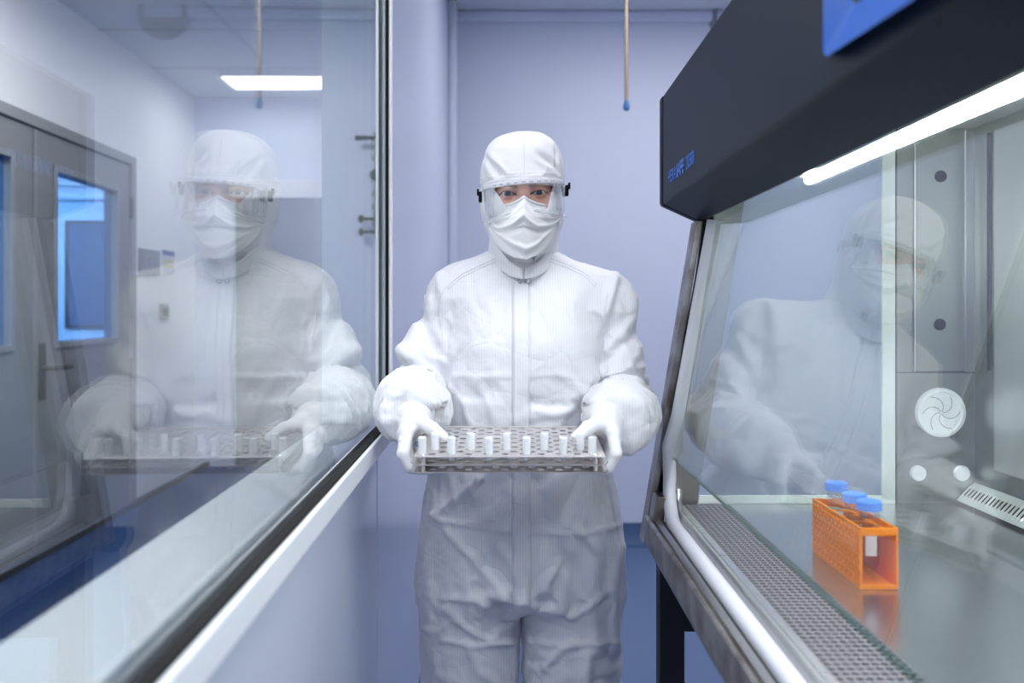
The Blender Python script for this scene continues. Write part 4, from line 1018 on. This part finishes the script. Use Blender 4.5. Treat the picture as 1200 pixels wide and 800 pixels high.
def drape():
    v, f = surface_nets(lambda p: suit(p), (-0.29, 1.44, -1.34), (0.32, 1.92, 0.14), 0.0082)
    v = relax(v, f, 2, 0.5)
    b, bf_ = surface_nets(lambda p: suit(p, 0.007), (-0.29, 1.44, -1.34), (0.32, 1.92, 0.14), 0.011)
    def mk(name, v, f):
        me = bpy.data.meshes.new(name); me.from_pydata(v.tolist(), [], f.tolist()); o = bpy.data.objects.new(name, me); COL.objects.link(o); return o
    col_ = mk('form', b, bf_); cl = mk('cloth', v + noise(v * 30, 3)[:, None] * 0.0015, f)
    col_.modifiers.new('c', 'COLLISION'); col_.collision.thickness_outer = 0.002; col_.collision.cloth_friction = 15
    x, y, z = v.T
    g = cl.vertex_groups.new(name='pin'); g2 = cl.vertex_groups.new(name='full')
    pin = (z > 0.095) | (z < -1.27) | (y < 1.484)
    for i in np.where(pin)[0]: g.add([int(i)], 1.0, 'REPLACE')
    arms = np.minimum(cap(v, SHL, ELL, 0.06, 0.06), cap(v, SHR, ELR, 0.06, 0.06)) < 0.006
    fore = np.minimum(cap(v, ELL, CUL, 0.058, 0.058), cap(v, ELR, CUR, 0.058, 0.058)) < 0.012
    wt_ = np.interp(z, [-0.7, -0.45, -0.2, 0.0], [0.55, 0.45, 0.15, 0.05]); wt_ = np.where(arms, 0.45, wt_); wt_ = np.where(fore, 1.0, wt_)
    for lv in range(1, 21):
        ii = np.where(np.round(wt_ * 20).astype(int) == lv)[0].tolist()
        if ii: g2.add(ii, lv / 20, 'REPLACE')
    m = cl.modifiers.new('cloth', 'CLOTH'); s = m.settings
    s.quality = 6; s.mass = 0.15; s.tension_stiffness = 55; s.compression_stiffness = 55; s.shear_stiffness = 22; s.bending_stiffness = 0.8; s.air_damping = 1.5
    s.effector_weights.gravity = 0.25; s.vertex_group_mass = 'pin'; s.vertex_group_shrink = 'full'; s.shrink_min = -0.05; s.shrink_max = -0.20
    s.use_pressure = True; s.uniform_pressure_force = 0.3
    m.collision_settings.distance_min = 0.002; m.collision_settings.collision_quality = 2
    m.point_cache.frame_start = 1; m.point_cache.frame_end = 22
    scn = bpy.context.scene
    for fr in range(1, 21): scn.frame_set(fr)
    dg = bpy.context.evaluated_depsgraph_get(); ev = cl.evaluated_get(dg); me = ev.to_mesh(); out = np.empty(len(me.vertices) * 3); me.vertices.foreach_get('co', out); out = out.reshape(-1, 3).copy(); ev.to_mesh_clear()
    for o in (col_, cl): me = o.data; bpy.data.objects.remove(o); bpy.data.meshes.remove(me)
    scn.frame_set(1)
    return v, out - v
from mathutils.kdtree import KDTree
cv_, cd_ = drape()
ln_ = np.linalg.norm(cd_, axis=1, keepdims=True); cd_ = cd_ * np.minimum(1, 0.045 / np.maximum(ln_, 1e-9))
kd = KDTree(len(cv_))
for i, p_ in enumerate(cv_.tolist()): kd.insert(p_, i)
kd.balance(); D_ = np.zeros_like(sv)
for i, p_ in enumerate(sv.tolist()):
    nb = kd.find_n(p_, 6); w_ = np.array([1 / (n_[2] ** 2 + 4e-6) for n_ in nb]); D_[i] = (cd_[[n_[1] for n_ in nb]] * w_[:, None]).sum(0) / w_.sum()
wz = np.interp(sv[:, 2], [-0.7, -0.3, -0.15, 0.0, 0.08], [1.0, 0.95, 0.75, 0.6, 0.5])[:, None]
sv = sv + D_ * wz
lowf = (np.abs(sv[:, 2] + 0.23) < 0.06) & (np.abs(sv[:, 0]) < 0.16) & (sv[:, 1] < 1.7); sv[lowf, 1] = np.maximum(sv[lowf, 1], 1.572)
sv = relax(sv, sf_, 1, 0.3)
sv, sn = dress(sv, sf_)
cover = np_mesh('coverall', sv, sf_, M['suit'], person, label='white cleanroom coverall with fine vertical stripes')
# front placket and seams lie on the suit's surface: find the surface by marching towards it
from mathutils.bvhtree import BVHTree
bvh = BVHTree.FromPolygons([tuple(p) for p in sv.tolist()], [tuple(q_) for q_ in sf_.tolist()])
def on_suit(px, py, lift=0.0015):
    d = Vector(((px - 600) / 1000, 1, (363 - py) / 1000)); dn = d.normalized()
    hit = bvh.ray_cast(dn * 1.2, dn)
    if hit[0] is None: return None
    nn = hit[1] if hit[1].dot(dn) < 0 else -hit[1]
    return hit[0] + Vector((0, -1, 0)) * lift
def strip(name, left, right, rows, mat, lift=0.003, cols=5, solid=0.002, label=None):
    """cloth band: left/right give px at each py row"""
    vs = []; 
    for r in rows:
        for c in range(cols):
            t = c / (cols - 1); p = on_suit(left(r) * (1 - t) + right(r) * t, r, lift)
            vs.append(p if p is not None else (vs[-1] if vs else Vector((0.02, 1.61, 0))))
    nr = len(rows); arr = np.array([tuple(v) for v in vs]).reshape(nr, cols, 3)
    for _ in range(1):
        arr[1:-1] = 0.5 * arr[1:-1] + 0.25 * (arr[:-2] + arr[2:])
    fs = [(i * cols + j, i * cols + j + 1, (i + 1) * cols + j + 1, (i + 1) * cols + j) for i in range(nr - 1) for j in range(cols - 1)]
    mb = MB(); mb.add([(a, b, c + CZ) for a, b, c in arr.reshape(-1, 3)], fs)
    return mb.build(name, mat, cover, smooth=True, solid=solid, label=label)
strip('placket', lambda r: 601 + 0.0 * r, lambda r: 620 + (r - 330) * 0.006, list(range(330, 712, 4)), M['suit'], 0.0035, 6, label='straight front placket')
M['seam'] = pbr('seam_thread', (0.74, 0.76, 0.80), 0.6)
def seam(pts, r=0.0009, name='seam'):
    path = []
    for (a, b) in zip(pts[:-1], pts[1:]):
        for k in range(8):
            t = k / 8; p = on_suit(a[0] * (1 - t) + b[0] * t, a[1] * (1 - t) + b[1] * t, 0.0006)
            if p is not None: path.append((p.x, p.y, p.z + CZ))
    if len(path) > 3: MB().tube(path, r, 6).build(name, M['seam'], cover, smooth=True)
seam([(580, 303), (560, 312), (540, 322), (522, 337), (514, 350)]); seam([(581, 306), (561, 315), (541, 325), (523, 340)])
seam([(645, 303), (665, 310), (685, 320), (702, 335)]); seam([(644, 306), (664, 313), (684, 323), (700, 337)])
seam([(514, 345), (516, 375), (519, 400)]); seam([(712, 345), (706, 375), (700, 400)])
seam([(601, 335), (601, 500)]); seam([(601, 560), (601, 700)])

# collar: a standing band that dips towards the front
def ring_band(name, top, bot, mat, parent, n=96, thick=0.0022, label=None, gap=0.0):
    vs = []; rows = 7
    for j in range(rows):
        s = j / (rows - 1)
        for i in range(n + 1):
            a = -PI / 2 + gap + (2 * PI - 2 * gap) * i / n
            T, B = top(a), bot(a); vs.append(Vector(T) * (1 - s) + Vector(B) * s)
    fs = [(j * (n + 1) + i, j * (n + 1) + i + 1, (j + 1) * (n + 1) + i + 1, (j + 1) * (n + 1) + i) for j in range(rows - 1) for i in range(n)]
    return MB().add([(p.x, p.y, p.z + CZ) for p in vs], fs).build(name, mat, parent, smooth=True, solid=thick, label=label)
def c_top(a):
    c, s = math.cos(a), math.sin(a); fr_ = max(0, -s)
    return (0.0225 + 0.066 * c, 1.712 + 0.074 * s - 0.012 * fr_ ** 3, 0.150 - 0.068 * fr_ ** 2.2 - 0.010 * max(0, s))
def c_bot(a):
    c, s = math.cos(a), math.sin(a); fr_ = max(0, -s)
    return (0.0225 + 0.074 * c, 1.722 + 0.088 * s - 0.018 * fr_ ** 3, 0.100 - 0.041 * fr_ ** 2.0)
ring_band('collar', c_top, c_bot, M['suit'], cover, gap=0.012, label='stand-up collar')
M['snap'] = pbr('metal_snap', (0.45, 0.45, 0.47), 0.3, 0.9)
for px in (610, 619.5):
    p = on_suit(px, 329.5, 0.0065)
    mb = MB(); pts = [(p.x + 0.0042 * math.cos(2 * PI * k / 20), p.y - 0.001, p.z + CZ + 0.0042 * math.sin(2 * PI * k / 20)) for k in range(21)]
    mb.tube(pts, 0.0011, 8, cap=False).build('snap_ring', M['snap'], cover, smooth=True)

# ---- gloves
def glove_sdf(p):
    d = hand(p)
    d = smin(d, cap(p, (-0.171, 1.475, -0.186), (-0.175, 1.53, -0.182), 0.029, 0.036), 0.012)
    return d
gv_, gf_ = surface_nets(glove_sdf, (-0.225, 1.365, -0.300), (-0.090, 1.56, -0.135), 0.0021)
gn = vnormals(gv_, gf_); gv2 = gv_ + gn * (ridged(gv_ * np.array([45, 30, 45]), 41) * 0.0007 + ridged(gv_ * 110, 42) * 0.0003)[:, None]
np_mesh('glove', gv2, gf_, M['glove'], person, label='white rubber glove, thumb on top of the rack')
gvm = gv_.copy(); gn2 = gn.copy(); gvm += gn * (ridged(gv_ * np.array([40, 34, 40]), 43) * 0.0007)[:, None]; gvm[:, 0] = -0.008 - gvm[:, 0]
np_mesh('glove', gvm, gf_[:, ::-1], M['glove'], person, label='white rubber glove, thumb on top of the rack')

# ---- hood
def hood_sdf(p):
    q = tol(p)
    crown = ell(q, (0.002, 0.004, 0.043), (0.0790, 0.098, 0.0890), 2.8)
    crown = smax(crown, -(q[:, 2] - 0.014), 0.008)
    d = head_full(q) - 0.0050
    d = smin(d, ell(q, (0, 0.014, -0.035), (0.064, 0.076, 0.10)), 0.02)
    d = smin(d, cap(q, (0, 0.028, -0.10), (0, 0.035, -0.16), 0.058, 0.062), 0.03)
    d = smax(d, -(q[:, 2] + 0.135), 0.004)
    d = smin(d, crown, 0.010)
    # face opening
    xl = -0.0555 + (0.019 - q[:, 2]) * 0.50; xr = 0.0575 - (0.019 - q[:, 2]) * 0.30
    op = np.maximum(np.maximum(xl - q[:, 0], q[:, 0] - xr), np.maximum(q[:, 2] - 0.0195, q[:, 1] + 0.020))
    op = np.maximum(op, -0.125 - q[:, 2])
    return smax(d, -op, 0.002)
ov, of = surface_nets(hood_sdf, (-0.075, 1.56, 0.075), (0.120, 1.81, 0.355), 0.0022)
on = vnormals(ov, of); q = tol(ov)
dd = 0
zt_ = np.clip((0.085 - np.abs(q[:, 2] - 0.062)) / 0.085, 0, 1) * (q[:, 2] > 0.032)
ang = np.arctan2(q[:, 0], -q[:, 1])
wob = noise(np.stack([ang * 2.2, q[:, 2] * 14, 0 * ang], 1), 51)
gath = ridged(np.stack([ang * 4.5 + wob * 0.7, q[:, 2] * 7, 0 * ang], 1), 52)
rad = np.exp(-((q[:, 2] - 0.055) / 0.026) ** 2)
dd = gath * 0.0040 * rad * (0.35 + 0.65 * np.clip(np.abs(ang) / 0.7, 0, 1)) * (q[:, 2] > 0.036)
dd = dd + 0.0016 * noise(q * 30, 53) * (q[:, 2] > 0.04)
# big dents right and left front, as worn
for cx_, cz_, sx_, sz_, sl, am in ((0.050, 0.062, 0.010, 0.014, -0.9, -0.010), (0.067, 0.066, 0.004, 0.020, 0.0, -0.007), (-0.056, 0.058, 0.006, 0.022, -0.5, -0.007), (-0.040, 0.056, 0.006, 0.016, -0.8, 0.003), (0.038, 0.058, 0.008, 0.010, -0.8, 0.004)):
    xx = q[:, 0] - cx_ - (q[:, 2] - cz_) * sl; dd = dd + np.where(q[:, 1] < 0, am * np.exp(-(xx / sx_) ** 2 - ((q[:, 2] - cz_) / sz_) ** 2), 0)
band = (q[:, 2] < 0.040) & (q[:, 2] > 0.018)
dd = dd + np.where(band, 0.0007 * np.sign(np.sin(q[:, 2] * 2 * PI / 0.0055)) + 0.0012, 0)
side = (q[:, 2] < 0.014); dd = dd + np.where(side, ridged(q * np.array([25, 18, 14]), 55) * 0.002, 0)
hood_o = np_mesh('hood', ov + on * dd[:, None], of, M['hoodf'], person, label='white gathered cleanroom hood')
# stitched centre seam on the crown
hb = BVHTree.FromPolygons([tuple(p) for p in (ov + on * dd[:, None]).tolist()], [tuple(t_) for t_ in of.tolist()])
path = []
for py in range(160, 203, 2):
    d = Vector(((614.5 + 0.0 * py - 600) / 1000, 1, (363 - py) / 1000)).normalized(); h_ = hb.ray_cast(d * 1.2, d)
    if h_[0]: path.append((h_[0].x, h_[0].y - 0.0004, h_[0].z + CZ))
MB().tube(path, 0.0008, 6).build('seam', M['seam'], hood_o, smooth=True)

# ---- face mask
tx = [572, 580, 586.5, 600, 607, 614, 620, 630, 645, 650, 656]; ty = [246, 243, 240.3, 237, 233.5, 228.5, 232.5, 237, 239.8, 242, 246]
bx = [572, 576, 583, 592, 602, 617, 630, 640, 648, 653, 656]; by = [268, 277, 287, 296, 302, 304, 299, 290, 280, 271, 262]
nu, nv_ = 84, 72; vs = []
for j in range(nv_ + 1):
    t = j / nv_
    for i in range(nu + 1):
        s = i / nu; px = 572.5 + (656 - 572.5) * s; t0 = np.interp(px, tx, ty); b0 = np.interp(px, bx, by); py = t0 + (b0 - t0) * t
        u = (px - 614.2) / 42.0; au = abs(u)
        Y = 1.5665 + 0.066 * au ** 1.9 + 0.030 * max(0, t - 0.55) ** 1.5 + 0.016 * max(0, 0.28 - t) / 0.28 * (1 - 0.2 * au)
        # nose tent and pleats
        tent = max(0, 1 - au / (0.05 + 0.55 * min(t / 0.45, 1))) if t < 0.48 else 0
        Y -= 0.005 * tent ** 0.7 * min(1, t / 0.1)
        for c0, k_, am, wd in ((0.40, 0.42, 0.0048, 0.040), (0.52, 0.40, -0.0036, 0.06), (0.78, -0.22, 0.0040, 0.05), (0.88, -0.30, -0.002, 0.05), (0.22, 0.40, 0.0022, 0.035)):
            cc = c0 + k_ * (au - 0.3) * 0.8 + 0.02 * math.sin(5 * u); Y -= am * math.exp(-((t - cc) / wd) ** 2) * (0.35 + 0.65 * min(1, 1.3 - au))
        Y += 0.0022 * math.sin(30 * t + 2.5 * math.sin(4 * u)) * max(0, au - 0.45)
        if (au > 0.93): Y -= 0.001
        X = (px - 600) / 1000 * Y; Zc = (363 - py) / 1000 * Y; vs.append((X, Y, Zc + CZ))
fs = [(j * (nu + 1) + i, j * (nu + 1) + i + 1, (j + 1) * (nu + 1) + i + 1, (j + 1) * (nu + 1) + i) for j in range(nv_) for i in range(nu)]
mask = MB().add(vs, fs).build('face_mask', M['maskf'], person, smooth=True, solid=0.0012, label='white pleated face mask')
e_ = MB(); 
for i0 in (1, nu - 1):
    e_ = MB().tube([(vs[j * (nu + 1) + i0][0], vs[j * (nu + 1) + i0][1] - 0.001, vs[j * (nu + 1) + i0][2]) for j in range(0, nv_ + 1, 3)], 0.0013, 8); e_.build('edge_binding', M['maskf'], mask, smooth=True)
MB().tube([(vs[3 * (nu + 1) + i][0], vs[3 * (nu + 1) + i][1] - 0.0008, vs[3 * (nu + 1) + i][2]) for i in range(14, nu - 13, 2)], 0.0012, 8).build('nose_wire', M['maskf'], mask, smooth=True)
# ---- goggles
gog = thing('goggles', (0.0215, 1.60, CZ + 0.2), '', '')
del gog['label']; del gog['category']; gog.parent = person; gog.location = Vector((0.0215, 1.60, CZ + 0.2)) - person.location
M['lens'] = arch_glass('clear_goggle_lens', (0.965, 0.97, 0.975), 0.04)
def frosted(name, col, k):
    m, nt = new_mat(name); out = N(nt, 'ShaderNodeOutputMaterial'); tr = N(nt, 'ShaderNodeBsdfTransparent'); b = N(nt, 'ShaderNodeBsdfPrincipled')
    b.inputs['Base Color'].default_value = (*col, 1); b.inputs['Roughness'].default_value = 0.2; mx = N(nt, 'ShaderNodeMixShader'); mx.inputs[0].default_value = k
    tl = N(nt, 'ShaderNodeBsdfTranslucent'); tl.inputs[0].default_value = (*col, 1); m2 = N(nt, 'ShaderNodeMixShader'); m2.inputs[0].default_value = 0.25
    nt.links.new(b.outputs[0], m2.inputs[1]); nt.links.new(tl.outputs[0], m2.inputs[2])
    nt.links.new(tr.outputs[0], mx.inputs[1]); nt.links.new(m2.outputs[0], mx.inputs[2]); nt.links.new(mx.outputs[0], out.inputs[0]); return m
M['frost'] = frosted('translucent_white_plastic', (0.86, 0.87, 0.92), 0.72); M['frost2'] = frosted('clear_soft_plastic', (0.88, 0.9, 0.94), 0.28)
GR = math.radians(4.3)
def gpt(a, zl, out=0.0):
    """point on the goggles' wrap: a = angle from straight ahead, zl = local height"""
    x = (0.0775 + out) * math.sin(a); y = -0.0715 * math.cos(a) ** 0.8 - out * math.cos(a) - 0.052
    X = x * math.cos(GR) - zl * math.sin(GR); Zl = x * math.sin(GR) + zl * math.cos(GR)
    return (0.0225 + X, 1.700 + y, 0.2215 + Zl + CZ)
def wrap(name, a0, a1, z0, z1, mat, out=0.0, n=48, rows=6, solid=0.0015, label=None):
    vs = []; 
    for j in range(rows + 1):
        for i in range(n + 1):
            a = a0 + (a1 - a0) * i / n; lo = z0(a) if callable(z0) else z0; hi = z1(a) if callable(z1) else z1
            vs.append(gpt(a, lo + (hi - lo) * j / rows, out))
    return MB().add(vs, [(j * (n + 1) + i, j * (n + 1) + i + 1, (j + 1) * (n + 1) + i + 1, (j + 1) * (n + 1) + i) for j in range(rows) for i in range(n)]).build(name, mat, gog, smooth=True, solid=solid, label=label)
A_ = math.radians(80)
zlow = lambda a: -0.050 + 0.012 * math.cos(a * 1.1) ** 2 * 1.0
wrap('lens', -A_, A_, zlow, 0.013, M['lens'], 0.0, label='clear wraparound lens')
wrap('top_frame', -A_, A_, 0.0105, 0.0190, M['frost'], 0.002, solid=0.004, rows=3, label='translucent white top rim')
wrap('bottom_rim', -A_, A_, lambda a: zlow(a) - 0.003, lambda a: zlow(a), M['frost2'], 0.001, solid=0.003, rows=2)
for s in (-1, 1): wrap('side_skirt', s * A_, s * math.radians(52), -0.040, 0.012, M['frost2'], -0.001, n=16, solid=0.002)
for k in range(9):
    a = math.radians(-40 + 10 * k); wrap('vent', a - 0.045, a + 0.045, 0.0128, 0.0150, M['frost2'], 0.0065, n=4, rows=1, solid=0.0008)
for s in (-1, 1):
    a = s * A_; c0 = Vector(gpt(a, 0.004, 0.006)) + Vector((s * 0.001, 0.004, 0)); k = MB()
    k.box(c0.x - 0.0032, c0.x + 0.0032, c0.y - 0.004, c0.y + 0.012, c0.z - 0.013, c0.z + 0.007)
    k.build('clip', M['black_rubber'], gog, bevel=0.0015, label='black strap clip')
    k = MB(); k.box(c0.x + s * 0.0045 - 0.002, c0.x + s * 0.0045 + 0.002, c0.y - 0.002, c0.y + 0.010, c0.z + 0.000, c0.z + 0.012); k.build('clip_tab', M['black_rubber'], gog, bevel=0.001)
st = []
for k in range(25):
    a = math.radians(80 + 200 * k / 24); st.append((0.0225 + 0.084 * math.sin(a), 1.700 - 0.112 * math.cos(a) if math.cos(a) < 0 else 1.70 - 0.06 * math.cos(a) * 1.0 + 0.0, CZ + 0.226 + 0.006 * math.sin(a)))
st2 = [Vector(p) for p in st]; mb = MB(); vs = []
for p in st2: vs += [(p.x, p.y, p.z - 0.006), (p.x, p.y, p.z + 0.006)]
mb.add(vs, [(2 * i, 2 * i + 2, 2 * i + 3, 2 * i + 1) for i in range(len(st2) - 1)]).build('strap', M['frost'], gog, smooth=True, solid=0.0015)
# ---- boots
for x in (-0.100, 0.130):
    def bs(p, x=x):
        d = smin(cap(p, (x, 1.775, -1.15), (x, 1.775, -1.27), 0.062, 0.052), cap(p, (x, 1.78, -1.283), (x, 1.625, -1.290), 0.046, 0.040), 0.03); return smax(d, -(p[:, 2] + 1.3285), 0.004)
    v_, f_ = surface_nets(bs, (x - 0.09, 1.55, -1.34), (x + 0.09, 1.86, -1.07), 0.006); nn = vnormals(v_, f_)
    v_ = v_ + nn * (ridged(v_ * 22, 61) * 0.002 * (v_[:, 2] > -1.28))[:, None]
    np_mesh('overboot', v_, f_, M['hoodf'], person, label='white fabric overboot')
# ================================================================== steel rack with vials, held by the person
M['rack_steel'] = pbr('polished_rack_steel', (0.74, 0.71, 0.70), 0.34, 0.9, rough_var=0.06, nscale=20, bump=0.02, bscale=80)
M['vial'] = frosted('frosted_vial_plastic', (0.95, 0.96, 0.99), 0.95)
XL, XR = -0.155, 0.147; YF, YB = 1.345, 1.560; ZF, ZB = -0.2320, -0.2130
tilt = math.atan2(ZB - ZF, YB - YF); RM = Matrix.Translation(Vector(((XL + XR) / 2, (YF + YB) / 2, CZ + (ZF + ZB) / 2))) @ Matrix.Rotation(tilt, 4, 'X')
vr = thing('vial_rack', tuple(RM @ Vector((0, 0, -0.026))), 'perforated stainless steel rack held level in both gloved hands', 'rack')
hw, hd_ = (XR - XL) / 2, (YB - YF) / 2
circ = lambda r, n=14: [(r * math.cos(2 * PI * (k + .5) / n), r * math.sin(2 * PI * (k + .5) / n)) for k in range(n)]
cwx, cwy = 0.0290, 0.0148; nx_, ny_ = 9, 13
def rack_plate(name, z, lab):
    m = MB(RM); W = nx_ * cwx + cwx / 2; H = ny_ * cwy
    plate_with_holes(m, (-W / 2, -H / 2, z), (1, 0, 0), (0, 1, 0), nx_, ny_, cwx, cwy, circ(0.0060), stagger=True)
    for a0, a1, b0, b1 in ((-hw, hw, -hd_, -H / 2), (-hw, hw, H / 2, hd_), (-hw, -W / 2, -H / 2, H / 2), (W / 2, hw, -H / 2, H / 2)):
        m.add([(a0, b0, z), (a1, b0, z), (a1, b1, z), (a0, b1, z)], [(0, 1, 2, 3)])
    return m.build(name, M['rack_steel'], vr, solid=0.0012, label=lab)
rack_plate('top_plate', 0.0, 'perforated top plate'); rack_plate('middle_plate', -0.0130, 'perforated middle plate'); rack_plate('bottom_plate', -0.0255, 'perforated bottom plate')
for sx_ in (-1, 1):
    for sy_ in (-1, 1):
        x, y = sx_ * (hw - 0.014), sy_ * (hd_ - 0.010)
        MB(RM).tube([(x, y, -0.0265), (x, y, 0.0)], 0.0035, 12).build('post', M['rack_steel'], vr, smooth='auto')
        MB(RM).lathe((x, y, 0.0), (0, 0, 1), [(0.0036, 0), (0.0036, 0.0012), (0.0024, 0.0024), (0, 0.0026)], 14).build('screw', M['seam_bright'], vr, smooth='auto')
    for z in (-0.0130, -0.0255):
        MB(RM).prism_y([(sx_ * hw, z - 0.0012), (sx_ * hw, z), (sx_ * (hw + 0.004), z + 0.006), (sx_ * (hw + 0.0045), z + 0.005)], -hd_, hd_).build('side_flange', M['seam_bright'], vr)
front = [(495, 'leftmost'), (529, 'second from the left'), (573, 'third from the left'), (617, 'third from the right'), (660, 'second from the right'), (694, 'rightmost')]
rear = [(510, 'leftmost'), (552, 'second from the left'), (594, 'middle'), (638, 'second from the right'), (680, 'rightmost')]
def make_vial():
    r = thing('vial', (0, 0, 0), 'x', 'vial'); R = 0.0064
    MB().lathe((0, 0, 0), (0, 0, 1), [(0.003, -0.011), (R - 0.0012, -0.009), (R - 0.0004, 0.0), (R, 0.001), (R, 0.019), (R - 0.0008, 0.0195)], 24).build('tube_wall', M['vial'], r, smooth='auto')
    MB().lathe((0, 0, 0), (0, 0, 1), [(R - 0.0004, 0.0195), (R + 0.0003, 0.020), (R + 0.0003, 0.0265), (R - 0.0008, 0.0275), (0, 0.0275)], 24).build('cap', M['vial'], r, smooth='auto')
    return r
proto = make_vial(); first = True
Rx = Matrix.Rotation(tilt, 4, 'X')
for row, lst, by_ in (('front', front, 531.5), ('rear', rear, 526.5)):
    for px, nm in lst:
        # meet the plate's plane
        a = (px - 600) / 1000; b = -(by_ - 363) / 1000; s_ = math.tan(tilt); y = (ZF - s_ * YF) / (b - s_); x = a * y; z = CZ + b * y
        if first: o = proto; first = False
        else:
            o = proto.copy(); COL.objects.link(o)
            for ch in list(proto.children):
                c = ch.copy(); COL.objects.link(c); c.parent = o
        o.location = (x, y, z); o.rotation_euler = (tilt, 0, 0)
        o['label'] = 'frosted white vial in the %s row of the steel rack, %s' % (row, nm) ; o['group'] = 'frosted vials standing in the steel rack'
